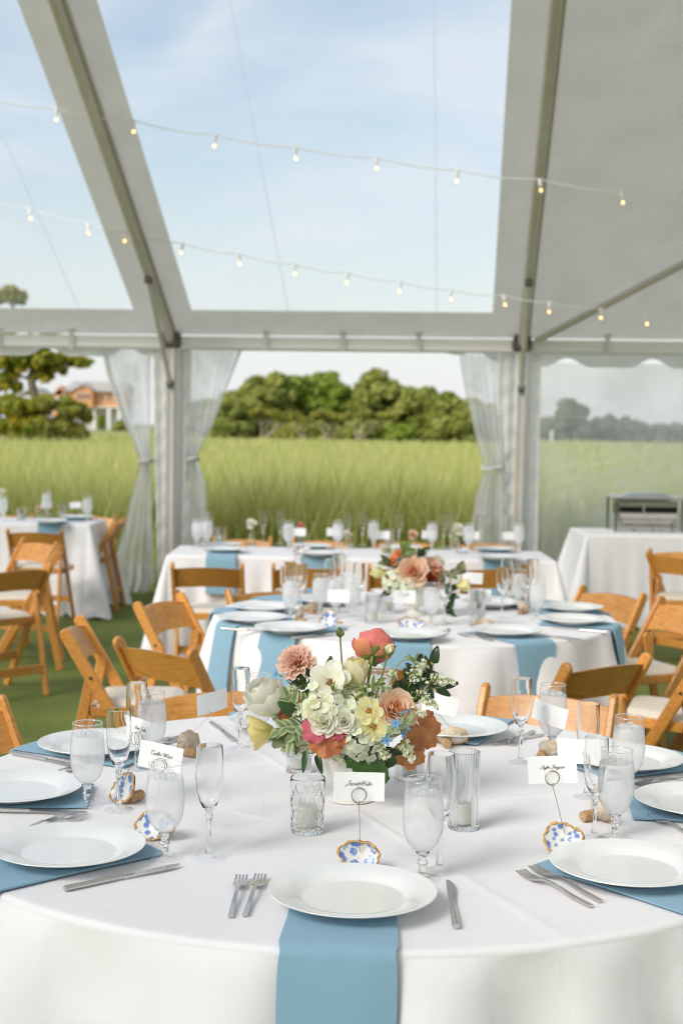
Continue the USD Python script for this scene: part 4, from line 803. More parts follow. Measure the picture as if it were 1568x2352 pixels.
# ------------------------------------------------------------------ oyster shells on corks, holding name cards
def shell_outline(seed, n=44):
    g = np.random.default_rng(seed); a = np.linspace(0, 2 * np.pi, n, endpoint=False)
    r = 1 + .10 * np.sin(2 * a + g.random() * 6) + .07 * np.sin(3 * a + g.random() * 6) + .035 * np.sin(7 * a + g.random() * 6) + .02 * np.sin(13 * a + g.random() * 6)
    return a, r
def shell(label, pos, face, seed, wx=.039, hz=.030, tilt=-.45, print_mat='blue_print', wire_to=None, roll=0.):
    """half an oyster shell leaning on a cork, printed hollow turned to `face`, with a wire card clip"""
    t = thing('shell_card_holder', label, 'card holder', pos, None, 'oyster shell card holders')
    f = np.array([face[0], face[1], 0.]); f /= np.linalg.norm(f); a, r = shell_outline(seed); n = len(a)
    R = np.stack([np.cross([0, 0, 1.], f), [0, 0, 1.], f], 1)            # local x right, y up, z towards face
    R = rz(0) @ R @ rx(tilt) @ rz(roll)
    def bowl(depth, thick, nz, sc=1.):
        P = [(0, 0, -depth)]; F = []
        rr = (.25, .5, .75, .92, 1.)
        for q in rr: P += [(wx * sc * r[i] * q * math.cos(a[i]), hz * sc * r[i] * q * math.sin(a[i]), -depth * (1 - q ** 2.2) - thick) for i in range(n)]
        F += [(0, 1 + i, 1 + (i + 1) % n) for i in range(n)]
        for k in range(len(rr) - 1): F += [x for i in range(n) for x in ((1 + k * n + i, 1 + (k + 1) * n + i, 1 + (k + 1) * n + (i + 1) % n), (1 + k * n + i, 1 + (k + 1) * n + (i + 1) % n, 1 + k * n + (i + 1) % n))]
        P = np.array(P, float); P[0, 2] -= thick
        if nz: P += np.stack([noise(P, 60, seed + k) for k in range(3)], 1) * nz
        return P, np.array(F)
    up = np.array([0, 0, hz * .93])
    front = bowl(.010, 0, 0, .97); back = bowl(.019, .004, .0035, 1.03); back = (back[0], back[1][:, ::-1])
    obj('shell_back', X(back, R, up), 'oyster_shell', t, 60); obj('printed_hollow', X(front, R, up), print_mat, t, 60)
    rim = np.array([(wx * r[i % n] * math.cos(a[i % n]), hz * r[i % n] * math.sin(a[i % n]), -.001 + .0015 * math.sin(i * 1.9)) for i in range(n + 1)])
    obj('gilded_rim', X(tube(rim, .0026 + .0009 * np.sin(np.arange(n + 1) * 1.3 + seed), 7, False), R, up), 'gilded_rim', t, 60)
    ck = lathe([(0, -.019), (.0105, -.019), (.0115, -.017), (.0115, .017), (.0105, .019), (0, .019)], 18)
    side = np.cross([0, 0, 1.], f)
    obj('cork', X(ck, frame_to(f + side * .35), -f * .026 + side * .012 + np.array([0, 0, .0118])), 'cork', t, 40)
    if wire_to is not None:
        b = -f * .006 + np.array([0, 0, hz * 1.6]); e = np.asarray(wire_to, float) - np.asarray(pos); d = e - b; loop = []
        sd = np.cross([0, 0, 1.], f)
        for q in np.linspace(-math.pi / 2, 3.6 * math.pi, 44): loop.append(e + (sd * math.cos(q) + np.array([0, 0, 1]) * (math.sin(q) + 1)) * .0135 + f * .0012 * q)
        obj('wire_clip', tube(np.vstack([[b - d * .15], bez(b, (b + e) / 2 + sd * .002, e, 8)[:-1], loop]), .00075, 6), 'wire_metal', t, 60)
    return t
# a small pen hand for the name cards: strokes in units of x height
def arc(cx, cy, rx_, ry_, a0, a1, n=9): return [(cx + rx_ * math.cos(math.radians(q)), cy + ry_ * math.sin(math.radians(q))) for q in np.linspace(a0, a1, n)]
PEN = {'a': (.75, [arc(.35, .5, .33, .5, 60, 330), [(.68, 1), (.66, .3), (.75, 0)]]), 'r': (.55, [[(.1, 0), (.15, 1), (.18, .65), (.35, .95), (.5, .95)]]), 'e': (.62, [[(.05, .45), (.5, .6)] + arc(.3, .55, .24, .45, 10, 300)]), 't': (.45, [[(.25, 1.7), (.15, .2), (.3, 0), (.45, .15)], [(.0, 1.1), (.45, 1.15)]]),
       'u': (.75, [[(.08, 1), (.08, .3), (.3, 0), (.6, .35), (.65, 1)], [(.65, 1), (.62, .2), (.75, 0)]]), 'l': (.4, [[(.1, .3), (.38, 1.5), (.3, 2.0), (.15, 1.5), (.12, .3), (.3, 0)]]), 'i': (.35, [[(.15, 1), (.12, .2), (.3, 0)], [(.2, 1.45), (.24, 1.5)]]), 'n': (.75, [[(.08, 0), (.1, 1), (.14, .6), (.4, 1), (.58, .8), (.56, .15), (.72, 0)]]),
       'o': (.68, [arc(.32, .5, .29, .5, 80, 440, 14), [(.45, .95), (.68, .85)]]), 'd': (.8, [arc(.34, .5, .31, .5, 60, 330), [(.78, 2.1), (.64, .3), (.75, 0)]]), 'k': (.7, [[(.1, 0), (.2, 2.1)], [(.6, 1), (.2, .5), (.65, 0)]]), 'y': (.75, [[(.08, 1), (.1, .3), (.3, .05), (.6, .5), (.65, 1)], [(.65, 1), (.5, -.6), (.2, -.9), (.05, -.6), (.7, .2)]]),
       'g': (.75, [arc(.34, .5, .31, .5, 60, 330), [(.66, 1), (.55, -.6), (.25, -.9), (.1, -.6), (.75, .2)]]), 's': (.5, [[(.05, .1), (.35, 0), (.4, .35), (.2, .6), (.35, 1.05)]]), ' ': (.55, []),
       'J': (1.0, [[(.35, 1.9), (.9, 2.3), (1.1, 2.2), (.8, 2.1), (.5, .3), (.1, -.5), (-.35, -.3), (-.1, .1), (.5, .3)]]), 'C': (1.1, [[(.0, 2.2), (-.2, 1.9), (.1, 1.8), (.9, 2.2), (1.0, 1.8), (.8, 1.7)], arc(.6, 1.0, .5, 1.1, 70, 320, 14)]),
       'H': (1.4, [[(-.2, .3), (-.3, .9), (.3, 2.2), (.5, 2.2), (.3, 1.0), (.15, 0)], [(1.3, 2.2), (1.0, 1.6), (.85, 0)], [(.2, 1.0), (1.1, 1.15)]]), 'W': (1.7, [[(.1, .9), (-.2, 1.4), (.1, 2.1), (.45, 2.0), (.5, 0), (1.05, 2.0), (1.0, 0), (1.4, 1.6), (1.9, 2.2)]]),
       'S': (1.1, [[(-.3, .4), (-.1, -.1), (.5, .1), (.7, .7), (.4, 1.3), (.5, 1.9), (.9, 2.1), (1.0, 1.7)]]), 'F': (1.2, [[(.0, 1.9), (.3, 2.2), (1.5, 2.1)], [(.9, 2.1), (.6, .2), (.2, -.1), (-.2, .2)], [(.4, 1.1), (1.0, 1.2)]]), 'A': (1.2, [[(-.2, 0), (.1, .1), (.9, 2.2), (.95, 0)], [(.2, .8), (.95, .9)]]), 'Z': (1., [[(.2, 1.9), (.9, 2.1), (.3, 1.1), (.7, .8), (.4, -.6), (.1, -.4), (.8, .2)]])}
def pen_text(s, width, r):
    x, paths = 0., []
    for ch in s:
        w, st = PEN[ch]
        for p in st: paths.append(np.array([(x + px + .30 * py, py * .68) for px, py in p], float))
        x += w
    k = width / x; out = []
    for p in paths:
        p = p * k; p[:, 0] -= width / 2
        if len(p) > 2:
            t = np.linspace(0, 1, len(p)); tt = np.linspace(0, 1, 3 * len(p)); p = np.stack([np.interp(tt, t, p[:, i]) for i in (0, 1)], 1)
        out.append(tube(np.column_stack([p, np.zeros(len(p))]), r, 5))
    return J(out)
def card(label, pos, face, roll=0., text=None, w=.094, h=.053, tilt=-.06, curl=.004, tw_=.048):
    t = thing('place_card', label, 'name card', pos, None, 'white name cards')
    f = np.array([face[0], face[1], 0.]); f /= np.linalg.norm(f); R = np.stack([np.cross([0, 0, 1.], f), [0, 0, 1.], f], 1) @ rx(tilt) @ rz(roll)
    a = grid(9, 3, lambda u, v: [(u - .5) * w, (v - .5) * h, curl * (2 * u - 1) ** 2 + .0003]); b = grid(9, 3, lambda u, v: [(u - .5) * w, (v - .5) * h, curl * (2 * u - 1) ** 2 - .0003])
    obj('card', X(J(a, (b[0], b[1][:, ::-1])), R), 'card_paper', t, 60)
    if text: obj('lettering', X(pen_text(text, tw_, .0003), R, R @ np.array([0, .002, .0009 + curl * .15])), 'ink', t, False)
def set_card(lab_s, lab_c, base, face, seed, cpx, text=None, roll=0., pm='blue_print', wire=True, z=TZ + .001, cface=None, depth=None, curl=.004, **kw):
    p = onz(*base, z); cc = ony(cpx[0], cpx[1], p[1] if depth is None else depth) if cpx else None
    if lab_s: shell(lab_s, p, face, seed, print_mat=pm, wire_to=None if cc is None or not wire else cc + np.array([0, 0, -.028]) + .0025 * np.array([*(np.array(face) / np.linalg.norm(face)), 0]), **kw)
    if cc is not None: card(lab_c, cc, cface or face, roll, text, curl=curl)
d1 = lambda k: tuple((onz(*PLACES[k], TZ)[:2] - C1))
set_card('oyster shell printed with large blue flowers above the front plate', 'name card lettered Jarrett Hulin before the flower bowl', (825, 2001), (.03, -1), 1, (824, 1807), 'Jarrett Hulin', -.01, wx=.036, hz=.029)
set_card('oyster shell with blue vine print at the right front place', 'name card lettered before the right front shell with tall wire', (1291, 1959), (-.10, -1), 2, (1268, 1768), 'Skyler Ferguson', .07, 'blue_vine_print', hz=.031, wx=.034)
set_card('oyster shell with blue vine print half behind the left front goblet', 'name card lettered Caitlin Wood standing over the left front goblet', (353, 1928), (-.35, -1), 3, (370, 1740), 'Caitlin Wood', -.12, 'blue_vine_print', hz=.030, wx=.040, curl=.003)
set_card('oyster shell with blue flowers standing behind the leftmost flute', 'narrow name card seen between the left champagne flutes', (281, 1843), (-.80, -.62), 4, (322, 1680), 'Anne Zuda', 0., 'blue_print', hz=.032, wx=.040)
set_card('rough brown oyster shell on its cork left of the acrylic sign', 'blank backed card leaning before the chair at the back left', (430, 1733), (-.7, .75), 5, (490, 1613), None, -.12, wire=True, hz=.030, wx=.036, tilt=-.2, curl=.005)
set_card('grey oyster shell beside the orange leaf behind the flowers', 'blank white card right of the flowers behind the orange leaf', (1038, 1712), (.25, 1), 6, (1010, 1618), None, .16, hz=.026, wx=.042)
set_card('brown oyster shell under the lone leaning card at the right', 'blank curled card leaning before the right back water goblet', (1264, 1742), (.55, .8), 7, (1260, 1641), None, .22, hz=.024, wx=.032, curl=.007)
set_card('tan oyster shell edge peeping out behind the nearest right flute', 'blank card glimpsed behind the champagne flute at the right', (1384, 1888), (.9, .25), 8, (1330, 1727), None, -.05, cface=(.35, .95), hz=.028, wx=.034)

# ------------------------------------------------------------------ candles and the acrylic sign
def ribbed(n, amp): return lambda a: 1 + amp * np.abs(np.cos(a * n / 2)) - amp * .5
def candle_cup(label, base, r, h, ribs, flare=1.0, wax=.035, foot=False, cat='candle holder', diamonds=False):
    p = onz(*base, TZ + .001); t = thing('candle_holder', label, cat, p, None, 'glass candle holders')
    prof = [(0, 0), (r * .93, 0), (r, .004), (r * (1 + (flare - 1) * .5), h * .5), (r * flare, h - .002), (r * flare - .001, h), (r * flare - .0022, h - .002), (r * (1 + (flare - 1) * .5) - .0028, h * .5), (r - .0034, .010), (0, .009)]
    if foot: prof = [(0, 0), (r * .86, 0), (r * .86, h * .55), (r * .9, h * .6), (r * 1.12, h * .66), (r * 1.13, h - .001), (r * 1.10, h), (r * 1.06, h - .002), (r * 1.05, h * .7), (r * .80, h * .6), (r * .78, .01), (0, .01)]
    if diamonds:
        zs = np.linspace(.004, h - .006, 64); outer = [(r * (1 + (flare - 1) * z / h), z) for z in zs]; prof = [(0, 0), (r * .94, 0)] + outer + [(r * flare - .001, h), (r * flare - .0026, h - .003), (r * .98 - .003, .014), (0, .012)]
        m = lathe(prof, 140); v = m[0]; a = np.arctan2(v[:, 1], v[:, 0]); rr = np.hypot(v[:, 0], v[:, 1]); zz = v[:, 2]
        out = (rr > r * .97) & (zz < h * .80); pat = np.minimum(np.abs(np.sin(5 * a + zz * 75)), np.abs(np.sin(5 * a - zz * 75))); low = zz < h * .16
        k = np.where(out, 1 - .055 * np.exp(-(pat / .25) ** 2) + np.where(low, .03 * np.sin(a * 12) * np.sin(zz * 900), 0), 1); v[:, 0] *= k; v[:, 1] *= k; m = (v, m[1])
    else: m = lathe(prof, ribs * 6 if ribs else 48, ribbed(ribs, .045) if ribs else None)
    obj('glass_cup', m, 'pressed_glass', t, 50)
    wr = r * .66; z0 = .0125 if not foot else .0125
    if wax:
        c = obj('candle', lathe([(0, z0), (wr, z0), (wr, z0 + wax - .002), (wr - .002, z0 + wax), (wr * .5, z0 + wax - .001), (0, z0 + wax - .0015)], 28), 'candle_wax', t, 40)
        obj('wick', tube([(0, 0, z0 + wax - .002), (.001, 0, z0 + wax + .008)], .0008, 5), 'ink', c)
candle_cup('clear tumbler with diamond pattern holding a white candle', (705, 1911), .0325, .112, 0, 1.10, .042, diamonds=True)
candle_cup('tall ribbed glass cylinder with a candle right of the flower bowl', (1063, 1902), .0310, .160, 30, 1.02, .040)
candle_cup('low footed ribbed votive glass left behind the flower bowl', (686, 1773), .034, .066, 34, 1., .02, True)
candle_cup('low ribbed votive glass behind the orange leaf', (940, 1788), .034, .066, 34, 1.02, .02)
t = thing('acrylic_sign', 'small clear acrylic sign standing between flute and tumbler', 'table sign', onz(568, 1868, TZ + .001), rz(math.radians(-38)))
obj('acrylic_sheet', bx((0, 0, .052), (.086, .006, .102), .0012), 'acrylic', t, 30)

# ------------------------------------------------------------------ flowers
UVG = {}
def petal(L, Wd, a0, a1, cup=.5, ruf=0., tip=.7, seed=0, nu=8, nv=7, r0=0., notch=0., shape='round'):
    """one petal: grows from the origin along +y, angles in degrees above the horizontal at base and tip"""
    u = np.linspace(0, 1, nu) if shape == 'leaf' else np.sin(np.linspace(0, 1, nu) * np.pi / 2); v = np.linspace(-1, 1, nv); al = np.radians(a0 + (a1 - a0) * u); ds = L * np.diff(u)
    y = np.concatenate([[0], np.cumsum(np.cos((al[:-1] + al[1:]) / 2) * ds)]) + r0; z = np.concatenate([[0], np.cumsum(np.sin((al[:-1] + al[1:]) / 2) * ds)])
    if shape == 'leaf': w = Wd * np.sin(np.pi * np.clip(u, 0, 1) ** tip * .93 + .12) ** .75; w = np.maximum(w, Wd * .06)
    elif shape == 'fan': w = Wd * (.18 + .82 * u ** 1.2)
    else: w = Wd * np.where(u < .6, .30 + .70 * np.sin(np.clip(u / .6, 0, 1) * np.pi / 2), np.sqrt(np.clip(1 - ((u - .6) / .43) ** 2, 0, 1)))
    U, V = np.meshgrid(np.arange(nu), v, indexing='ij'); n = np.stack([-np.sin(al), np.cos(al)], 1)
    k = cup * w[:, None] * V ** 2 + ruf * L * np.sin(V * 6 + seed) * (u[:, None] ** 2) + ruf * .7 * L * np.sin(V * 13 + seed * 2) * (u[:, None] ** 3)
    e = 1 - notch * (V ** 2) * u[:, None]
    P = np.stack([w[:, None] * V, (y[:, None] - r0) * e + r0 + n[:, 0][:, None] * k, z[:, None] * e + n[:, 1][:, None] * k], -1).reshape(-1, 3)
    i, j = np.meshgrid(np.arange(nu - 1), np.arange(nv - 1), indexing='ij'); a = i * nv + j
    return tri((P, np.stack([a, a + 1, a + nv + 1, a + nv], -1).reshape(-1, 4))), np.stack([np.repeat(u, nv), np.tile(v * .5 + .5, nu)], 1)
def leaf_mesh(L, Wd, fold=.25, droop=-25., up=25., serr=0., nu=14, nv=7, wave=0., tip=.55):
    (v, f), uv = petal(L, Wd, up, droop, fold, wave, tip, 1, nu, nv, shape='leaf')
    if serr:
        r = v.reshape(nu, nv, 3); c = r[:, nv // 2:nv // 2 + 1]; k = 1 + serr * ((np.arange(nu) % 2) * 2 - 1)[:, None, None] * (np.abs(np.linspace(-1, 1, nv)) > .9)[None, :, None]; v = (c + (r - c) * k).reshape(-1, 3)
        v[:, 2] += .0016 * np.abs(np.sin(uv[:, 0] * 22)) * np.abs(uv[:, 1] - .5) * 2
    return (v, f), uv
def lobed(R, lobes, seed, wave=.08, depth=.16, fold=.0):
    """rounded lobed leaf blade, centre at the stalk, in the xy plane"""
    g = np.random.default_rng(seed); n, m = 72, 7; a = np.linspace(-math.pi * .94, math.pi * .94, n); rr = R * (1 - depth + depth * np.abs(np.cos(a * lobes / 2))) * (1 + .04 * np.sin(a * 19 + seed)) * (.82 + .18 * np.cos(a))
    q = np.linspace(0, 1, m); A, Q = np.meshgrid(np.arange(n), q, indexing='ij'); r = rr[:, None] * Q
    x, y = r * np.sin(a)[:, None], r * np.cos(a)[:, None]; z = wave * R * (np.sin(a * lobes + seed)[:, None] * Q ** 2 * .6 + .5 * np.sin(a * 3 + 1)[:, None] * Q ** 2) - fold * R * Q ** 2 + .018 * R * np.cos(a * lobes * 2)[:, None] * Q
    P = np.stack([x, y, z], -1).reshape(-1, 3); i, j = np.meshgrid(np.arange(n - 1), np.arange(m - 1), indexing='ij'); b = i * m + j
    return tri((P, np.stack([b, b + m, b + m + 1, b + 1], -1).reshape(-1, 4))), np.stack([np.tile(q, n), np.repeat(np.linspace(0, 1, n), m)], 1)
def pm(name, col, edge=None, tr=.38, var=.10, rough=.55, sc=60.):
    lo = tuple(c * (1 - var) for c in col); e = edge or (1, 1, 1)
    leafy(name, [(.3, lo), (.7, col)], sc, tr, rough=rough, uvramp=[(0., e[0] if edge and len(edge) == 2 else (1, 1, 1)), (1., e[1] if edge and len(edge) == 2 else (1, 1, 1))])
pm('coral_petal', (.93, .265, .225), ((.92, 1.0, .9), (1.0, 1.15, 1.25)), .42); pm('coral_fade', (.90, .40, .20), None, .42)
pm('blush_petal', (.94, .62, .52), ((.95, .75, .7), (1., 1.1, 1.05))); pm('peach_petal', (.93, .66, .46), ((1., .68, .48), (1., 1.08, 1.14))); pm('deep_peach', (.93, .50, .26))
pm('ivory_petal', (.90, .88, .77), ((.95, .97, .80), (1, 1, 1.02)), .35, .05); pm('cream_yellow', (.90, .87, .60), ((.95, .92, .75), (1, 1, 1.05))); pm('tulip_yellow', (.92, .76, .38), ((.80, .92, .6), (1.02, 1.05, 1.05)))
pm('white_floret', (.89, .89, .79), ((.85, .92, .6), (1, 1, 1)), .3, .06); pm('lemon_petal', (.90, .89, .55), ((1., .9, .5), (1, 1, 1)))
pm('magenta_leaf', (.62, .10, .17), ((1.1, 1.4, .8), (1., 1., 1.)), .3, .3, sc=40.); pm('rust_petal', (.32, .05, .03)); pm('blue_petal', (.27, .47, .66), ((.6, .8, 1.), (1, 1, 1)))
leafy('copper_leaf', [(.25, (.36, .10, .035)), (.5, (.50, .20, .07)), (.75, (.56, .30, .13))], 38., .35, rough=.5); leafy('rust_leaf', [(.3, (.52, .14, .05)), (.7, (.62, .26, .10))], 45., .4)
leafy('green_leaf', [(.3, (.030, .075, .016)), (.7, (.055, .12, .028))], 60., .2, rough=.35, uvramp=[(0., (1.9, 1.8, 1.6)), (.10, (1., 1., 1.)), (1., (.9, .9, .9))], across=True)
leafy('dark_leaf', [(.3, (.014, .038, .012)), (.7, (.03, .065, .02))], 50., .12, rough=.25, uvramp=[(0., (2.2, 2., 1.7)), (.12, (1., 1., 1.)), (1., (1, 1, 1))], across=True)
leafy('olive_leaf', [(.3, (.10, .13, .045)), (.7, (.17, .19, .075))], 40., .25, uvramp=[(0., (1.6, 1.6, 1.5)), (.08, (1., 1., 1.)), (1., (1, 1, 1))], across=True)
leafy('variegated_leaf', [(.3, (.12, .20, .075)), (.7, (.18, .27, .11))], 70., .25, uvramp=[(0., (1, 1, 1)), (.62, (1., 1., 1.)), (.82, (2.7, 2.0, 2.6)), (1., (3.0, 2.1, 2.9))], across=True)
plain('stem_green', (.17, .24, .055), .5); plain('pale_stem', (.26, .32, .10), .5); plain('stamen_gold', (.42, .17, .02), .6); plain('stamen_brown', (.14, .045, .012), .6)
leafy('sepal_green', [(.3, (.12, .19, .04)), (.7, (.22, .27, .07))], 60., .3); leafy('fuzzy_leaf', [(.3, (.30, .40, .20)), (.7, (.42, .50, .28))], 60., .35)

VY = 3.09
VASE = np.array([onz(805, 1836, TZ)[0], VY, TZ + .001])
def z3(x, y, off=0.): return ony(533.1 + .36 * x, 1379.8 + .36 * y, VY + off)     # sight line of the bouquet close-up, met at the bowl's own depth
MOUTH = VASE + np.array([0, 0, .135])
class Flower:
    """a stem of its own standing in the bowl"""
    def __init__(s, name, label, cat, head, axis, group=None, stem='stem_green', r=.0022, bend=.02, root=None, nostem=False, mouth=None):
        s.h = np.asarray(head, float); s.R = frame_to(axis, (0, -1, .2)); s.t = thing(name, label, cat, s.h, None, group); s.g = np.random.default_rng(abs(hash_(label)) % 99991)
        if not nostem:
            m = MOUTH if mouth is None else mouth; e = m + np.array([(s.h[0] - m[0]) * .25, (s.h[1] - m[1]) * .25, -.03]) - s.h if root is None else np.asarray(root) - s.h
            a = -s.R[:, 2] * min(.05, np.linalg.norm(e) * .5); obj('stem', tube(bez((0, 0, 0), a, e, 12), r, 7), stem, s.t, 60)
    def put(s, nm, m, material, az=0., lift=0., uv=None, tilt=0., label=None, twist=None, off=(0, 0, 0)):
        v = X(m, rz(az) @ rx(tilt), (0, 0, lift)); v = X(v, s.R, s.R @ np.asarray(off, float)); return obj(nm, v, material, s.t, True, uv, label)
    def ring(s, n, L, Wd, a0, a1, material, az0=0., lift=0., jit=.12, nm='petal', **k):
        for i in range(n):
            (m, uv) = petal(L * (1 + s.g.normal() * jit * .5), Wd * (1 + s.g.normal() * jit * .5), a0 + s.g.normal() * jit * 40, a1 + s.g.normal() * jit * 50, seed=s.g.random() * 6, **k)
            s.put(nm, m, material, az0 + i * 2 * math.pi / n + s.g.normal() * jit, lift, uv)
def hash_(s):
    h = 5381
    for c in s: h = (h * 33 + ord(c)) & 0x7fffffff
    return h
def rose(F, R, mat_in, mat_out, n=22, open_=1.):
    for i in range(n):
        q = i / (n - 1); L = R * (.62 + .62 * q); a0 = 88 - 38 * q * open_; a1 = 97 - (92 * q ** 1.4 + 10 * F.g.random()) * open_
        m, uv = petal(L, R * (.30 + .36 * q), a0, a1, .42 - .25 * q, .012 + .02 * q, .8, F.g.random() * 6, r0=R * (.04 + .20 * q))
        F.put('petal', m, mat_in if q < .3 else mat_out, i * 2.39996 + F.g.normal() * .1, -R * .30 * q - R * .2, uv)
def dome_center(F, r, mat_c, mat_s, n=18):
    F.put('flower_center', X(trimesh_ico(2, r), np.diag([1, 1, .7])), mat_c, lift=r * .4)
    ms = []
    for i in range(n):
        a = i * 2.4; ms.append(tube([(r * .6 * math.cos(a), r * .6 * math.sin(a), r * .5), (r * 1.5 * math.cos(a), r * 1.5 * math.sin(a), r * (.9 + .4 * math.sin(i * 7)))], [.0005, .0009], 5))
    F.put('stamens', J(ms), mat_s)

V = thing('flower_bowl', 'fluted cream stoneware bowl on a foot holding the flowers', 'vase', VASE)
obj('bowl', lathe([(.016, .024), (.022, .030), (.045, .045), (.063, .068), (.071, .096), (.073, .130), (.0725, .135), (.070, .134), (.067, .10), (.058, .07), (.040, .05), (0, .045)], 132, lambda a: 1 - .035 * np.abs(np.cos(a * 11)) ** 8), 'speckled_stoneware', V, 60)
obj('foot', lathe([(0, 0), (.050, 0), (.0525, .002), (.051, .0045), (.034, .010), (.021, .018), (.0155, .0245), (0, .0245)], 132, lambda a: 1 - .03 * np.abs(np.cos(a * 13)) ** 6), 'speckled_stoneware', V, 60)

# coral ranunculus seen from behind, with sepals and two buds
F = Flower('ranunculus', 'large coral ranunculus standing highest, turned away to show green sepals', 'flower', z3(897, 335, 0), (.10, .80, .50), 'flowers in the nearest bowl', r=.0032)
for k, (n, L, a0, a1) in enumerate(((6, .051, 44, 128), (8, .060, 22, 128), (9, .067, 6, 116), (8, .065, -8, 96))): F.ring(n, L, .022, a0, a1, 'coral_petal', k * .5, -.0025 * k, cup=.35, r0=.005, jit=.13, ruf=.03, nu=10)
F.ring(3, .046, .020, -14, 60, 'coral_fade', 3.2, -.011, cup=.3, r0=.006)
F.ring(5, .026, .009, -20, 20, 'sepal_green', .3, -.010, cup=.5, nm='sepal', r0=.003)
F = Flower('ranunculus_bud', 'closed green ranunculus bud on a bare stem, tallest at the left', 'flower bud', z3(687, 212, -.01), (-.08, -.1, 1), 'flowers in the nearest bowl', r=.0020)
F.ring(5, .022, .009, 66, 118, 'sepal_green', 0, -.008, cup=.6, nm='sepal', r0=.003, shape='leaf'); F.ring(4, .017, .006, 78, 106, 'cream_yellow', .5, -.007, cup=.6, r0=.001)
F = Flower('ranunculus_bud', 'small cream ranunculus bud beside the big coral flower', 'flower bud', z3(1000, 318, -.02), (.25, -.2, 1), 'flowers in the nearest bowl', r=.0022)
F.ring(6, .025, .012, 66, 112, 'cream_yellow', 0, -.010, cup=.6, r0=.004); F.ring(4, .018, .007, 40, 70, 'sepal_green', .5, -.012, cup=.4, nm='sepal', r0=.004)
F = Flower('carnation', 'ruffled blush pink carnation at the upper left of the flowers', 'flower', z3(405, 388, .0), (-.25, -.62, .65), 'flowers in the nearest bowl')
for i in range(40):
    q = i / 39; m, uv = petal(.033 * (.75 + .5 * q), .0165, 92 - 66 * q, 80 - 76 * q, .15, .07, .55, F.g.random() * 6, 6, 11, r0=.002 + .005 * q, shape='fan'); F.put('petal', m, 'blush_petal', i * 2.39996, -.004 - .010 * q, uv)
F.ring(5, .026, .006, 35, 45, 'sepal_green', 0, -.026, cup=.6, nm='sepal', r0=.003)
F = Flower('tulip', 'pale yellow striped tulip standing upright in the middle', 'flower', z3(790, 555, -.02), (.02, -.12, 1), 'flowers in the nearest bowl', r=.003)
F.ring(3, .070, .027, 62, 100, 'tulip_yellow', .4, -.004, cup=.55, r0=.006, jit=.05, ruf=.015, tip=.85); F.ring(3, .072, .029, 56, 98, 'cream_yellow', 1.45, -.006, cup=.5, r0=.008, jit=.05, ruf=.02, tip=.85)
F = Flower('tulip', 'yellow parrot tulip drooping left at the lower left of the flowers', 'flower', z3(255, 825, -.01), (-.93, -.22, -.16), 'flowers in the nearest bowl', 'pale_stem', .003)
F.ring(3, .056, .022, 48, 84, 'tulip_yellow', 0, 0, cup=.5, r0=.005, ruf=.04); F.ring(3, .060, .024, 38, 74, 'tulip_yellow', 1.05, -.003, cup=.45, r0=.007, ruf=.05)
F = Flower('peony', 'big ivory white double tulip at the far left of the flowers', 'flower', z3(262, 690, -.01), (-.46, -.30, .80), 'flowers in the nearest bowl', r=.003)
for k, (n, L, a0, a1) in enumerate(((5, .062, 78, 104), (6, .074, 68, 102), (6, .082, 52, 100), (5, .078, 36, 88))): F.ring(n, L, .031, a0, a1, 'ivory_petal', k * .6, -.004 * k, cup=.5, r0=.004 + .003 * k, ruf=.012, tip=.8, jit=.08)
def butterfly(label, head, axis, R, mat_p, n=6, cr=.006, mats=('stamen_brown', 'stamen_gold'), rings=1, a0=28):
    F = Flower('butterfly_ranunculus', label, 'flower', head, axis, 'flowers in the nearest bowl')
    for k in range(rings): F.ring(n, R * (1.08 - .12 * k), R * .50, a0 + 14 * k, 4 + 16 * k, mat_p, k * .5, .001 * k, cup=.22, r0=.003, ruf=.02, tip=.7)
    dome_center(F, cr, *mats); return F
butterfly('white butterfly ranunculus with a brown centre left of the yellow tulip', z3(625, 528, -.05), (-.20, -.82, .5), .042, 'ivory_petal', 5, .0062, rings=2)
butterfly('cream butterfly ranunculus with small orange centre above the white roses', z3(568, 706, -.085), (0, -.95, .32), .031, 'cream_yellow', 6, .0042, ('stamen_gold', 'stamen_gold'), 2)
butterfly('pale yellow flower with orange centre, upper one beside the peach rose', z3(870, 706, -.085), (.05, -.95, .25), .027, 'lemon_petal', 6, .0042, ('stamen_gold', 'stamen_gold'), 1, 15)
butterfly('pale yellow flower with orange centre, lower one beside the peach rose', z3(900, 805, -.09), (.15, -.97, .05), .029, 'lemon_petal', 6, .0046, ('stamen_gold', 'stamen_gold'), 1, 15)
F = Flower('garden_rose', 'white ruffled spray rose low in the middle of the flowers', 'flower', z3(578, 775, -.10), (-.10, -.95, .25), 'flowers in the nearest bowl'); rose(F, .027, 'ivory_petal', 'ivory_petal', 24, 1.)
F = Flower('garden_rose', 'white spray rose right of the other one above the magenta leaf', 'flower', z3(715, 775, -.10), (.12, -.95, .25), 'flowers in the nearest bowl'); rose(F, .024, 'ivory_petal', 'ivory_petal', 22, 1.)
F = Flower('garden_rose', 'large peach rose at the right front of the flowers', 'flower', z3(1040, 695, -.065), (.32, -.80, .48), 'flowers in the nearest bowl', r=.003); rose(F, .040, 'deep_peach', 'peach_petal', 28, .98)
F = Flower('garden_rose', 'small salmon bloom tucked in at the left under the carnation', 'flower', z3(395, 630, -.02), (-.45, -.75, .4), 'flowers in the nearest bowl'); rose(F, .020, 'deep_peach', 'peach_petal', 14)
F = Flower('garden_rose', 'small orange bloom tucked in at the far left above the parrot tulip', 'flower', z3(330, 735, -.02), (-.6, -.7, .1), 'flowers in the nearest bowl'); rose(F, .021, 'deep_peach', 'deep_peach', 14)
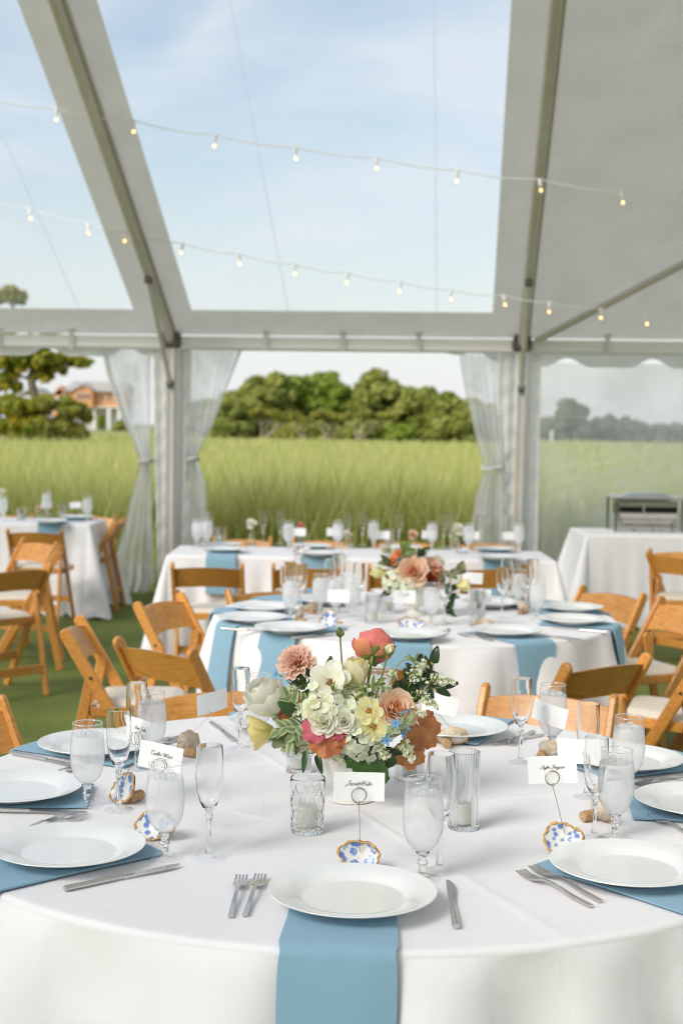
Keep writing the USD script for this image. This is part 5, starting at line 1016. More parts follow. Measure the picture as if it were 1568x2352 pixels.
F = Flower('garden_rose', 'pale peach rose half hidden at the back right of the flowers', 'flower', z3(1105, 620, .05), (.5, -.3, .7), 'flowers in the nearest bowl'); rose(F, .027, 'peach_petal', 'blush_petal', 16)
def hydrangea(label, head, axis, R, n, sq=(1, 1, .7)):
    F = Flower('hydrangea', label, 'flower', head, axis, 'flowers in the nearest bowl')
    for i in range(n):
        q = (i + .5) / n; ph = math.acos(1 - 1.35 * q); th = i * 2.39996; d = np.array([math.sin(ph) * math.cos(th), math.sin(ph) * math.sin(th), math.cos(ph)])
        c = d * R * np.array(sq) * (1 + .10 * F.g.normal()); Q = frame_to(d + F.g.normal(size=3) * .25) @ rz(F.g.random() * 6); ms, us = [], []
        for k in range(4): 
            m, uv = petal(.0125, .0078, 18, -8, .15, .03, .65, k, 5, 5); ms.append(X(m, rz(k * math.pi / 2))); us.append(uv)
        F.put('floret', X(J(ms), Q, c), 'white_floret', uv=np.vstack(us))
hydrangea('white hydrangea head filling the left centre of the flowers', z3(600, 690, -.065), (-.1, -.85, .45), .048, 50); hydrangea('white hydrangea head spilling over the bowl rim at the centre', z3(800, 900, -.075), (.05, -.95, .05), .045, 46); hydrangea('white hydrangea cluster between the tulip and the peach rose', z3(805, 690, -.050), (.1, -.85, .5), .048, 46)
hydrangea('small white hydrangea cluster under the variegated leaves at the left', z3(430, 905, -.02), (-.5, -.8, -.2), .024, 16); hydrangea('white hydrangea florets hanging just over the bowl below the rust leaf', z3(672, 965, -.065), (0, -1, -.1), .022, 12)
# leaves
def leaf(name, label, base, tipp, Wd, material, fold=.25, serr=0., droop=None, wave=0., roll=0., side=(0, -1, .3), stemto=None, lobes=None, group='leaves in the nearest bowl'):
    base, tipp = np.asarray(base), np.asarray(tipp); d = tipp - base; L = np.linalg.norm(d); y = d / L; n = np.asarray(side, float); n = n - y * (n @ y); n /= np.linalg.norm(n)
    R = np.stack([np.cross(y, n), y, n], 1) @ ry(roll); t = thing(name, label, 'leaf', base, None, group)
    m, uv = leaf_mesh(L * 1.04, Wd, fold, -18, 18, serr, wave=wave); obj('blade', X(m, R), material, t, True, uv)
    e = MOUTH + np.array([(base[0] - MOUTH[0]) * .3, (base[1] - MOUTH[1]) * .3, -.03]) - base; obj('stalk', tube(bez((0, 0, 0), -y * .015, e, 8), .0013, 6), 'stem_green', t, 60)
    return t
def lobed_leaf(label, c, R, up, material, seed, size, lob=7, name='lobed_leaf', wave=.10, fold=.10):
    c = np.asarray(c); up = np.asarray(up, float); t = thing(name, label, 'leaf', c, None, 'leaves in the nearest bowl'); m, uv = lobed(size, lob, seed, wave, .15, fold)
    Q = frame_to(up, R); obj('blade', X(m, Q), material, t, True, uv); e = MOUTH + np.array([0, -.02, -.03]) - c; obj('stalk', tube(bez((0, 0, 0), -up * .01, e, 8), .0013, 6), 'copper_leaf', t, 60)
def orient(c, tip, n):
    """hint so that the blade's +y runs towards tip"""
    y = np.asarray(tip) - np.asarray(c); n = np.asarray(n, float); n /= np.linalg.norm(n); y = y - n * (y @ n); y /= np.linalg.norm(y); return np.cross(y, n)
def lobed_to(label, c, tip, n, material, seed, size, **k):
    n = np.asarray(n, float); n /= np.linalg.norm(n); y = np.asarray(tip) - np.asarray(c); y = y - n * (y @ n); y /= np.linalg.norm(y)
    t = thing('lobed_leaf', label, 'leaf', c, None, 'leaves in the nearest bowl'); m, uv = lobed(size, k.get('lob', 7), seed, k.get('wave', .10), .15, k.get('fold', .08)); Q = np.stack([np.cross(y, n), y, n], 1)
    obj('blade', X(m, Q), material, t, True, uv); e = MOUTH + np.array([0, -.02, -.03]) - np.asarray(c); obj('stalk', tube(bez((0, 0, 0), -n * .012, e, 8), .0013, 6), 'copper_leaf', t, 60)
    ve = []
    for i, a in enumerate(np.linspace(-1.9, 1.9, 7)): 
        d = np.array([math.sin(a), math.cos(a), 0]) * size * .78; ve.append(tube([(0, 0, .0006), tuple(d * .5 + [0, 0, .0002]), tuple(d + [0, 0, -.002])], [.0008, .0005, .0002], 5))
lobed_to('large copper brown lobed leaf at the right of the flowers', z3(1195, 800, -.035), z3(1290, 960, -.03), (.25, -.92, .25), 'copper_leaf', 3, .056, wave=.13); lobed_to('copper brown lobed leaf hanging lower right over the votive glass', z3(1130, 955, -.04), z3(1140, 1120, -.05), (-.1, -.95, .25), 'copper_leaf', 5, .043, wave=.14)
lobed_to('bright rust leaf draped over the bowl rim at the left front', z3(600, 870, -.10), z3(590, 1020, -.105), (-.05, -.9, .4), 'rust_leaf', 8, .047, wave=.15, fold=.15); lobed_to('second rust leaf edge right of the first over the bowl rim', z3(672, 850, -.102), z3(730, 920, -.10), (.15, -.9, .4), 'rust_leaf', 9, .030, wave=.12)
lobed_to('magenta pink leaf folded under the white spray roses', z3(565, 812, -.097), z3(440, 760, -.085), (-.2, -.75, .62), 'magenta_leaf', 11, .046, wave=.12, fold=.1); lobed_to('magenta pink leaf showing right below the white roses', z3(655, 828, -.099), z3(725, 850, -.10), (.1, -.7, .7), 'magenta_leaf', 12, .027, wave=.1)
leaf('serrated_leaf', 'big dark green serrated leaf hanging over the bowl beside the name card', z3(745, 950, -.075), z3(985, 1150, -.095), .038, 'green_leaf', .22, .10, side=(.15, -.85, .5)); leaf('serrated_leaf', 'second dark green serrated leaf tip at the right of the big one', z3(930, 1000, -.065), z3(1045, 1035, -.07), .024, 'green_leaf', .2, .09)
leaf('round_leaf', 'round olive green leaf at the lower left of the flowers', z3(372, 835, -.03), z3(262, 935, -.04), .022, 'olive_leaf', .12, side=(-.2, -.9, .3))
for lab, a, b, w, m in [('narrow green leaf hanging left of the bowl', (470, 960), (452, 1098), .007, 'green_leaf'), ('narrow dark leaf hanging close to the bowl side', (540, 985), (572, 1105), .008, 'dark_leaf'), ('small curled bronze leaf under the hydrangea at the left', (425, 935), (402, 985), .007, 'olive_leaf'),
                        ('green leaf rising behind the carnation', (470, 470), (555, 415), .011, 'green_leaf'), ('green leaf under the carnation pointing left', (450, 465), (345, 495), .009, 'green_leaf'), ('grey green ruffled leaf sprig above the white butterfly flower', (615, 465), (630, 355), .012, 'olive_leaf'), ('green leaf right of the white butterfly flower', (735, 555), (790, 600), .011, 'green_leaf'),
                        ('pale green leaf under the yellow tulip at the left', (560, 545), (525, 480), .010, 'olive_leaf'), ('green leaf left above the round olive leaf', (395, 720), (295, 650), .015, 'green_leaf'), ('dark leaf tucked right of the hydrangea low in the bowl', (950, 960), (1085, 975), .011, 'dark_leaf'), ('dark leaf between the roses and the rust leaf', (690, 900), (720, 860), .010, 'dark_leaf'), ('pale green leaf at the lower right between blue stars', (985, 800), (1000, 870), .011, 'fuzzy_leaf')]:
    leaf('green_leaf', lab, z3(*a, -.05 if a[1] > 600 else .0), z3(*b, -.06 if a[1] > 600 else -.01), w, m)
def sprig(label, pts, leaves, material, L, Wd, seed, off=-.03):
    P = [z3(x, y, off) for x, y in pts]; t = thing('variegated_sprig' if material == 'variegated_leaf' else 'leaf_sprig', label, 'foliage', P[0], None, 'leaves in the nearest bowl'); g = np.random.default_rng(seed)
    path = bez(*[p - P[0] for p in P], 14); e = MOUTH + np.array([0, 0, -.02]) - P[0]; obj('stem', J(tube(path, .0014, 6), tube(bez((0, 0, 0), (path[0] - path[3]) * 1., e, 8), .0014, 6)), 'stem_green', t, 60)
    for i in range(leaves):
        q = (i + 1) / leaves; p = path[min(int(q * 13), 13)]; d = path[min(int(q * 13) + 1, 13)] - path[max(int(q * 13) - 1, 0)]; d /= np.linalg.norm(d); sgn = 1 if i % 2 else -1
        s = np.cross(d, [0, -1, .2]); y = d * .75 + s * sgn * (.75 if q < .99 else 0) + g.normal(size=3) * .18; y /= np.linalg.norm(y); n = np.array([g.normal() * .4, -1, .5 + g.normal() * .3]); n -= y * (n @ y); n /= np.linalg.norm(n)
        m, uv = leaf_mesh(L * (.75 + .4 * g.random()), Wd * (.8 + .3 * g.random()), .22, -25, 15, 0, wave=.03); obj('leaf', X(m, np.stack([np.cross(y, n), y, n], 1), p), material, t, True, uv)
sprig('cream edged variegated sprig above the magenta leaf at the left', ((480, 740), (400, 690), (355, 610)), 8, 'variegated_leaf', .030, .0085, 1, -.05); sprig('cream edged variegated sprig spreading low at the left', ((455, 800), (370, 800), (290, 830)), 8, 'variegated_leaf', .028, .0085, 2, -.05); sprig('cream edged variegated sprig hanging down left of the hydrangea', ((420, 790), (400, 850), (375, 910)), 6, 'variegated_leaf', .028, .009, 3, -.055); sprig('cream edged sprig close to the white hydrangea', ((500, 720), (460, 680), (455, 640)), 5, 'variegated_leaf', .027, .008, 4, -.06)
sprig('dark glossy sprig arching at the upper right of the flowers', ((1020, 600), (1130, 560), (1180, 420)), 8, 'dark_leaf', .034, .0115, 5, -.01); sprig('dark glossy sprig reaching out furthest right', ((1050, 590), (1190, 590), (1350, 545)), 9, 'dark_leaf', .034, .0115, 6, -.015); sprig('dark glossy sprig rising with an upright leaf at the right', ((1100, 580), (1230, 520), (1285, 400)), 6, 'dark_leaf', .036, .012, 7, .0)
sprig('green leaf sprig under the carnation stem', ((520, 600), (470, 530), (400, 500)), 6, 'green_leaf', .024, .008, 8, -.01); sprig('fresh green sprig right of the tulip stem', ((850, 640), (880, 560), (930, 520)), 7, 'sepal_green', .024, .006, 9, -.05)
def panicle(label, a, b, wd, n, seed, off=-.02, mat_='white_floret'):
    A, B = z3(*a, off), z3(*b, off - .01); t = thing('white_blossom_spray', label, 'flower', A, None, 'flowers in the nearest bowl'); g = np.random.default_rng(seed); d = B - A; e = MOUTH + np.array([0, 0, -.02]) - A
    obj('stem', J(tube(bez((0, 0, 0), d * .5 + [0, 0, .004], d, 8), .0009, 5), tube(bez((0, 0, 0), (0, 0, -.03), e, 8), .0013, 6)), 'pale_stem', t, 60)
    ms, us, bs = [], [], []
    for i in range(n):
        q = g.random() ** .8; c = d * q + g.normal(size=3) * wd * (1.15 - q * .75); Q = frame_to(g.normal(size=3) + [0, -.8, .4]) @ rz(g.random() * 6)
        bs.append(tube([d * max(q - .06, 0), c], [.0005, .0004], 4, False))
        for k in range(4): m, uv = petal(.0052, .0019, 30, 5, .3, 0, .7, k, 4, 3, shape='leaf'); ms.append(X(m, Q @ rz(k * math.pi / 2), c)); us.append(uv)
    tag(obj('blossoms', J(ms), mat_, t, True, np.vstack(us)), kind='stuff'); obj('twigs', J(bs), 'pale_stem', t, False)
for lab, a, b, w, n, off in [('creamy blossom spray pointing right at the upper right', (1270, 500), (1420, 520), .0065, 85, -.02), ('dense white blossom spike at the top right of the flowers', (1150, 490), (1225, 395), .0075, 95, -.015), ('creamy blossom spray drooping right above the leaning card', (1180, 590), (1310, 680), .0065, 80, -.02), ('creamy blossom spray left of the glossy leaves', (1030, 500), (1020, 465), .0075, 60, -.01),
                             ('creamy blossom spray low beside the big green leaf', (920, 925), (985, 1000), .0075, 95, -.085), ('creamy blossom spray hanging before the copper leaf', (1090, 890), (1150, 1030), .0070, 95, -.075), ('small creamy blossom spray above the copper leaf', (1150, 690), (1220, 730), .0055, 55, -.06), ('greenish filler blossom under the carnation', (430, 580), (355, 560), .0070, 60, -.02), ('greenish filler blossom at the lower left edge', (375, 930), (320, 960), .005, 45, -.03), ('greenish filler blossom at the far left under the white tulip', (290, 730), (265, 750), .006, 40, -.02), ('creamy filler blossom between tulip stem and peach rose', (960, 560), (1010, 590), .0075, 60, -.03)]:
    panicle(lab, a, b, w, n, int(a[0] + a[1]), off)
def star(label, head, axis, R=.0125):
    F = Flower('blue_star_flower', label, 'flower', head, axis, 'flowers in the nearest bowl', 'pale_stem', .0013); F.ring(5, R, R * .28, 12, -6, 'blue_petal', 0, 0, .06, cup=.3, r0=.0015, tip=.8, shape='leaf'); F.put('flower_center', trimesh_ico(1, .0020), 'coral_fade' if 0 else 'blue_petal', lift=.001)
star('sky blue star flower lowest in the bouquet before the dark leaf', z3(985, 893, -.105), (0, -1, .2)); star('sky blue star flower under the peach rose', z3(1043, 783, -.115), (-.1, -.9, .5)); star('sky blue star flower right, half closed among pale leaves', z3(1092, 850, -.10), (.5, -.8, .1), .010); star('sky blue star flower peeping out left under the carnation', z3(280, 468, -.0), (-.7, -.6, .2), .010)
for lab, h, ax in [('blue grey bud left of two above the blue star flowers', (1078, 725), (-.1, -.2, 1)), ('blue grey bud right of two above the blue star flowers', (1116, 712), (.2, -.2, 1)), ('small blue grey bud low among the pale fuzzy leaves', (1122, 820), (.6, -.4, .5))]:
    F = Flower('star_flower_bud', lab, 'flower bud', z3(*h, -.10), ax, 'flowers in the nearest bowl', 'pale_stem', .0012); F.ring(5, .0105, .0042, 75, 105, 'blue_petal', 0, -.004, cup=.6, r0=.002); F.ring(4, .006, .003, 50, 80, 'fuzzy_leaf', .4, -.005, cup=.5, nm='sepal', r0=.002)
sprig('pale fuzzy leaf sprig carrying the blue star flowers', ((1000, 860), (1060, 800), (1120, 760)), 7, 'fuzzy_leaf', .020, .007, 15, -.10)
def wisp(label, pts, off, r=.0017, lv=5, seed=1):
    P = [z3(x, y, off) for x, y in pts]; t = thing('nodding_stem', label, 'stem', P[0], None, 'leaves in the nearest bowl'); p = bez(*[q - P[0] for q in P], 18); obj('stem', tube(p, np.linspace(r * 1.3, r * .8, 18), 7), 'pale_stem', t, 60); g = np.random.default_rng(seed)
    for i in range(lv):
        d = g.normal(size=3) + [0, -.6, .4]; d /= np.linalg.norm(d); n = np.array([0, -1, .6]); n = n - d * (n @ d); n /= np.linalg.norm(n); m, uv = leaf_mesh(.026, .0028, .3, -50, 25); obj('bract', X(m, np.stack([np.cross(d, n), d, n], 1), p[-2]), 'sepal_green', t, True, uv)
wisp('arching green stem nodding over at the upper right', ((1000, 545), (1070, 300), (1172, 402)), -.03, .0014, 3); wisp('thick green stem with forked bracts right of the tulip', ((755, 700), (760, 600), (860, 580)), -.075, .0024, 7, 2); wisp('curved pale stem hooking left under the tulip', ((800, 640), (790, 530), (740, 545)), -.065, .0016, 4, 3); wisp('short green stem with bracts before the white butterfly flower', ((700, 650), (670, 590), (640, 580)), -.075, .0016, 6, 4)

# ------------------------------------------------------------------ the middle table
def zA(x, y): return 407.7 + .26 * x, 1179 + .26 * y
def zB(x, y): return 784 + .28 * x, 1179 + .28 * y
P2 = [('furthest back left plate on the middle table', zA(760, 835)), ('left plate on the middle table above the left hanging napkin', zA(660, 932)), ('left front plate on the middle table', zA(1000, 1022)), ('front plate on the middle table straight above the coral ranunculus', zB(540, 1002)),
      ('right front plate of the middle table above a hanging blue napkin', zB(1350, 972)), ('nearer of two right plates on the middle table', (1316, 1425)), ('farther of two right plates on the middle table', (1311, 1397)), ('back plate behind the left flutes of the middle table', (745, 1379)), ('back plate of the middle table behind the right glasses', (1130, 1386))]
for L, (x, y) in P2:
    p = onz(x, y, TZ + .02); d = p[:2] - C2; th = math.atan2(d[1], d[0]); q = C2 + d / np.linalg.norm(d) * .70
    plate('white ' + L, (p[0], p[1], TZ + .0105), None, 'plates on the middle table')
    nap2('blue napkin of the ' + L, (C2[0], C2[1], TZ), rz(th + math.pi / 2), 'napkins on the middle table')
def put2(kind, label, xy, group, k=1., rot=0.): p = onz(*xy, TZ + .0012); return kind(label, (p[0], p[1], TZ + .0012), rz(rot), group, k)
g2, g3 = 'glasses on the middle table', 'cards and shells on the middle table'
for L, xy, k in [('frontmost champagne flute of the left glass cluster on the middle table', (690, 1412), 1.), ('champagne flute with clear rim at the left of the middle table cluster', (664, 1404), 1.), ('champagne flute furthest left on the middle table', (655, 1412), .95), ('tallest champagne flute at the back of the left cluster on the middle table', (686, 1385), 1.), ('champagne flute right of the left cluster behind the white cards', (757, 1395), 1.), ('champagne flute behind the left cards of the middle table', (776, 1386), 1.05),
                 ('champagne flute furthest back right on the middle table', (1162, 1398), 1.04), ('champagne flute right of the lettered right card', (1152, 1420), 1.0), ('champagne flute in the right glass cluster of the middle table', (1206, 1408), 1.), ('champagne flute at the right edge of the right cluster', (1220, 1400), 1.04), ('champagne flute before the flower bowl on the middle table', (1020, 1432), 1.0), ('champagne flute left of the middle flower bowl', (823, 1408), 1.)]:
    put2(flute, 'empty ' + L, xy, g2, k * .95)
for L, xy in [('water goblet right of the front shell on the middle table', (990, 1438)), ('water goblet of the left glass cluster on the middle table', (667, 1424)), ('water goblet behind the left shells of the middle table', (735, 1412)), ('water goblet left of the front candle on the middle table', (806, 1425)), ('water goblet beside the right plates of the middle table', (1232, 1424)), ('water goblet in the right cluster of the middle table', (1190, 1398)), ('water goblet behind the left white cards', (770, 1420))]:
    put2(goblet, L, xy, g2, .88)
for L, a, b in [('fork left of the right front plate on the middle table', (1060, 1460), (1125, 1473)), ('second fork beside the right front plate of the middle table', (1075, 1458), (1140, 1470)), ('fork left of the front plate of the middle table', (1000, 1470), (1040, 1440))]: lay(fork, L, a, b, 'cutlery on the middle table')
for L, a, b in [('knife below the left front plate of the middle table', (770, 1459), (676, 1467)), ('knife above the left front plate of the middle table', (600, 1452), (545, 1449)), ('knife right of the right front plate on the middle table', (1245, 1462), (1310, 1470)), ('knife beside the right plates of the middle table', (1300, 1447), (1360, 1452))]: lay(knife, L, a, b, 'cutlery on the middle table')
def away(p): d = p[:2] - C2; return tuple(d / np.linalg.norm(d))
def shell2(label, xy, seed, pmn='blue_print', wx=.042, hz=.03, face=None):
    p = onz(*xy, TZ + .001); shell(label, p, face or away(p), seed, wx, hz, -.4, pmn)
shell2('blue flowered shell left behind the left front plate of the middle table', (754, 1443), 21, hz=.036, wx=.040, face=(-.3, -1)); shell2('white and blue shell behind the front plate of the middle table', (942, 1446), 22, 'blue_vine_print', .050, .027, (0, -1)); shell2('brown shell standing behind the left plates of the middle table', (686, 1431), 23, wx=.026, hz=.036, face=(-.9, .6)); shell2('dark brown shell in the left cluster of the middle table', (717, 1408), 24, wx=.034, hz=.026, face=(-.3, 1)); shell2('tan shell beside the right glasses of the middle table', (1204, 1410), 25, wx=.024, hz=.03, face=(.5, 1)); shell2('pale shell in front of the right candle on the middle table', (1110, 1440), 26, wx=.040, hz=.018, face=(.4, 1))
def card2(label, xy, base, face=(0, -1), roll=0., text=None):
    p = onz(*base, TZ); c = ony(*xy, p[1]); card(label, c, face, roll, text)
    t = thing('wire_card_stand', 'wire stand of the ' + label, 'card holder', (p[0], p[1], TZ + .001), None, 'wire stands of the blurred cards'); e = c - np.array([p[0], p[1], TZ + .001]) + np.array([0, .002, -.02]); obj('wire', tube([(0, 0, 0), e * .5, e], .0009, 6), 'wire_metal', t); obj('base', lathe([(0, 0), (.014, 0), (.012, .005), (0, .006)], 12), 'cork', t)
def scrib(c): return c
for L, xy, b, f, r, tx in [('lettered white card before the peach roses on the middle table', (928, 1371), (935, 1440), (0, -1), 0, 'Caitlin'), ('lettered white card right of the peach roses on the middle table', (1102, 1369), (1100, 1436), (.1, -1), .03, 'Jarrett'), ('blank white card behind the yellow bloom on the middle table', (1085, 1328), (1090, 1392), (.1, 1), .04, None), ('white card left of the peach roses on the middle table', (806, 1328), (812, 1395), (-.1, 1), 0, None), ('tilted white card at the left of the middle table', (741, 1344), (735, 1402), (-.5, 1), -.2, None), ('white card right of the left glass cluster on the middle table', (777, 1369), (780, 1432), (-.2, -1), 0, None)]:
    card2(L, xy, b, f, r, tx)
for L, xy, r, h, rb in [('slim candle tumbler left of the front card on the middle table', (855, 1431), .030, .12, 0), ('candle votive left below the peach roses', (888, 1408), .034, .07, 30), ('tall ribbed candle cylinder under the right lettered card', (1095, 1438), .032, .150, 30), ('small votive at the back right of the middle table', (1170, 1388), .030, .06, 30), ('small votive among the right glasses of the middle table', (1196, 1385), .030, .06, 30)]: candle_cup(L, xy, r, h, rb)
# its flowers
V2 = onz(950, 1412, TZ); V2[2] = TZ + .001; MOUTH = V2 + np.array([0, 0, .13]); VY2 = V2[1]
t = dup(V, 'flower_bowl', 'fluted bowl of peach roses on the middle table', 'vase', V2)
def q2(x, y, off=0.): return ony(*zB(x, y), VY2 + off)
gf = 'flowers on the middle table'
def fl2(label, x, y, R, ax, mi, mo, n=16, off=-.03, name='garden_rose'): F = Flower(name, label, 'flower', q2(x, y, off), ax, gf, r=.003); rose(F, R, mi, mo, n)
fl2('largest peach rose in the middle of the second bouquet', 590, 480, .062, (0, -.85, .4), 'deep_peach', 'peach_petal', 26, -.06); fl2('blush rose right above the large peach rose', 740, 425, .042, (.3, -.6, .7), 'blush_petal', 'blush_petal', 20, -.02); fl2('orange bloom at the top left of the second bouquet', 480, 335, .030, (-.2, -.5, .8), 'deep_peach', 'coral_fade', 16, 0); fl2('lower orange bloom at the left of the second bouquet', 425, 385, .024, (-.5, -.6, .5), 'deep_peach', 'coral_fade', 14, -.02)
fl2('dark red bloom below the blush rose', 730, 560, .034, (.3, -.9, .1), 'rust_petal', 'rust_petal', 16, -.05); fl2('rust coloured bloom at the right of the second bouquet', 800, 490, .028, (.5, -.7, .3), 'rust_petal', 'coral_fade', 14, -.03); fl2('white bloom at the upper right of the second bouquet', 800, 390, .030, (.5, -.4, .7), 'ivory_petal', 'ivory_petal', 14, .03)
for lab, x, y, ax in [('yellow tulip leaning left out of the second bouquet', 320, 490, (-.9, -.3, .25)), ('pale yellow bloom leaning right out of the second bouquet', 985, 590, (.9, -.3, .1))]:
    F = Flower('tulip', lab, 'flower', q2(x, y, -.02), ax, gf, 'pale_stem', .003); F.ring(3, .062, .027, 60, 98, 'lemon_petal', 0, -.02, cup=.5, r0=.006); F.ring(3, .062, .028, 54, 94, 'lemon_petal', 1.05, -.022, cup=.5, r0=.008)
def hyd2(label, x, y, R, ax, off): 
    F = Flower('hydrangea', label, 'flower', q2(x, y, off), ax, gf)
    for i in range(26):
        q = (i + .5) / 26; ph = math.acos(1 - 1.35 * q); th = i * 2.39996; d = np.array([math.sin(ph) * math.cos(th), math.sin(ph) * math.sin(th), math.cos(ph)]); Q = frame_to(d); ms, us = [], []
        for k in range(4): m, uv = petal(.016, .010, 18, -8, .15, .03, .65, k, 5, 4); ms.append(X(m, rz(k * math.pi / 2))); us.append(uv)
        F.put('floret', X(J(ms), Q, d * R), 'white_floret', uv=np.vstack(us))
hyd2('cream hydrangea at the lower left of the second bouquet', 430, 560, .050, (-.4, -.8, .2), -.04); hyd2('cream hydrangea low in the middle of the second bouquet', 545, 600, .040, (0, -.95, .02), -.06); hyd2('white hydrangea behind at the top of the second bouquet', 600, 350, .035, (0, -.5, .8), .03)
def sp2(label, a, b, c, n, m, seed): 
    P = [q2(*a, -.02), q2(*b, -.02), q2(*c, -.03)]; t = thing('leaf_sprig', label, 'foliage', P[0], None, 'leaves on the middle table'); g = np.random.default_rng(seed); path = bez(*[p - P[0] for p in P], 14); obj('stem', tube(path, .002, 6), 'stem_green', t, 60)
    for i in range(n):
        q = (i + 1) / n; p = path[min(int(q * 13), 13)]; y = (path[-1] - path[0]) / np.linalg.norm(path[-1] - path[0]) + g.normal(size=3) * .7; y /= np.linalg.norm(y); nn = np.array([0, -1, .5]); nn -= y * (nn @ y); nn /= np.linalg.norm(nn); mm, uv = leaf_mesh(.05, .016, .2); obj('leaf', X(mm, np.stack([np.cross(y, nn), y, nn], 1), p), m, t, True, uv)
sp2('dark leaves between the orange and white blooms of the second bouquet', (600, 470), (640, 400), (660, 335), 6, 'dark_leaf', 1); sp2('grey green sprig at the left top of the second bouquet', (500, 450), (420, 430), (370, 400), 7, 'olive_leaf', 2); sp2('pale green sprig reaching right from the second bouquet', (780, 520), (880, 500), (960, 470), 9, 'olive_leaf', 3); sp2('trailing dark leaves hanging right of the second bowl', (830, 560), (930, 620), (880, 800), 9, 'dark_leaf', 4); sp2('dark leaves under the cream hydrangea of the second bouquet', (560, 560), (480, 620), (400, 640), 6, 'dark_leaf', 5); sp2('fresh green sprig at the upper left of the second bouquet', (500, 400), (520, 330), (530, 290), 6, 'sepal_green', 6)
# ------------------------------------------------------------------ the long banquet table
for i, (x, y) in enumerate([zA(410, 322), zA(1250, 357), (932, 1276), zB(1290, 362)]):
    n = ('first', 'second', 'third', 'fourth')[i]; p = onz(x, y, TZ + .02)
    plate(f'{n} plate from the left along the near side of the long table', (p[0], p[1], TZ + .0105), None, 'plates on the long table'); nap3(f'{n} blue napkin from the left hanging from the near edge of the long table', (p[0], 8.87, TZ), None, 'napkins on the long table')
for i, x in enumerate((-.80, -.20, .40, 1.02)):
    n = ('first', 'second', 'third', 'fourth')[i]
    plate(f'{n} plate from the left along the far side of the long table', (x, 9.44, TZ + .0105), None, 'plates on the long table'); nap3(f'{n} blue napkin from the left along the far edge of the long table', (x, 9.63, TZ), rz(math.pi), 'napkins on the long table')
g4 = 'glasses on the long table'
for i, (x, y) in enumerate([(480, 1254), (604, 1249), (643, 1250), (797, 1254), (832, 1254), (1018, 1258), (1033, 1259), (1100, 1262), (1178, 1262), (915, 1258)]): put2(flute, ['champagne flute furthest left on the long table', 'left one of two flutes before the grass on the long table', 'right one of two flutes before the grass on the long table', 'flute left of the low middle of the long table', 'flute near the middle of the long table before the grass', 'left one of two close flutes on the right half of the long table', 'right one of two close flutes on the right half of the long table', 'flute under the white card by the right curtain', 'flute furthest right on the long table', 'flute behind the peach bud vase on the long table'][i], (x, y), g4)
for i, (x, y) in enumerate([(452, 1258), (475, 1258), (662, 1264), (775, 1262), (857, 1260), (991, 1264), (1075, 1268), (1190, 1268)]): put2(goblet, ['goblet at the left end of the long table', 'second goblet from the left end of the long table', 'goblet under the second card of the long table', 'goblet under the third card of the long table', 'goblet near the middle card of the long table', 'goblet under the card right of the peach bud vase', 'goblet left of the white flower vase on the long table', 'goblet at the right end of the long table'][i], (x, y), g4, .95)
for i, (x, y, f) in enumerate([(460, 1210, -1), (686, 1222, -1), (766, 1222, -1), (879, 1229, -1), (984, 1228, -1), (1085, 1230, -1), (1170, 1231, -1)]):
    card2(['white card at the left end of the long table', 'second white card from the left on the long table', 'third white card from the left on the long table', 'white card at the middle of the long table', 'white card right of the peach bud vase', 'white card right of the white flower vase', 'white card at the right end of the long table'][i], (x, y), (x, 1259 + (x - 784) * .016), (0, f), 0., None)
for L, xy, r, h in [('frosted candle cylinder at the left of the long table', (506, 1245), .042, .105), ('tall candle cylinder at the middle of the long table', (893, 1255), .034, .125), ('low candle cup at the left end of the long table', (470, 1256), .032, .06)]: candle_cup(L, xy, r, h, 30)
def bud(label, fx, fy, bx_, by_, R, mi, mo, n=14, ax=(0, -.7, .7)):
    b = onz(bx_, by_, TZ); h = ony(fx, fy, b[1]); t = thing('bud_vase', 'glass vase of the ' + label.replace(' in a bud vase', ''), 'vase', (b[0], b[1], TZ + .001), None, 'bud vases'); obj('vase_body', lathe([(0, 0), (.026, 0), (.030, .01), (.028, .04), (.014, .07), (.012, .095), (.015, .105), (.0135, .105), (.0105, .095), (.0125, .07), (.026, .04), (.027, .012), (0, .006)], 28), 'clear_glass', t, 50)
    F = Flower('vase_flower', label, 'flower', h, ax, 'flowers in bud vases', 'pale_stem', .0022, root=(b[0], b[1], TZ + .02)); rose(F, R, mi, mo, n)
bud('white bloom in a bud vase at the left of the long table', 577, 1203, 577, 1256, .036, 'ivory_petal', 'ivory_petal'); bud('small white bloom near the middle of the long table', 798, 1227, 800, 1257, .028, 'ivory_petal', 'ivory_petal'); bud('peach bloom in a bud vase at the middle of the long table', 948, 1228, 946, 1262, .034, 'deep_peach', 'peach_petal'); bud('large white bloom in a bud vase at the right of the long table', 1053, 1215, 1046, 1262, .042, 'ivory_petal', 'ivory_petal'); bud('small coral bloom behind the second card of the long table', 690, 1206, 692, 1252, .020, 'coral_petal', 'coral_petal'); bud('low white bloom above the orange blooms of the middle table', 889, 1263, 889, 1281, .034, 'ivory_petal', 'cream_yellow', 14, (0, -.9, .4))
for L, xy, s in [('tan shell on the left half of the long table', (700, 1268), 31), ('pale shell on the right half of the long table', (1062, 1272), 32), ('blue printed shell left of the middle on the long table', (688, 1276), 33)]:
    p = onz(*xy, TZ + .001); shell(L, p, (0, -1), s, .036, .024)
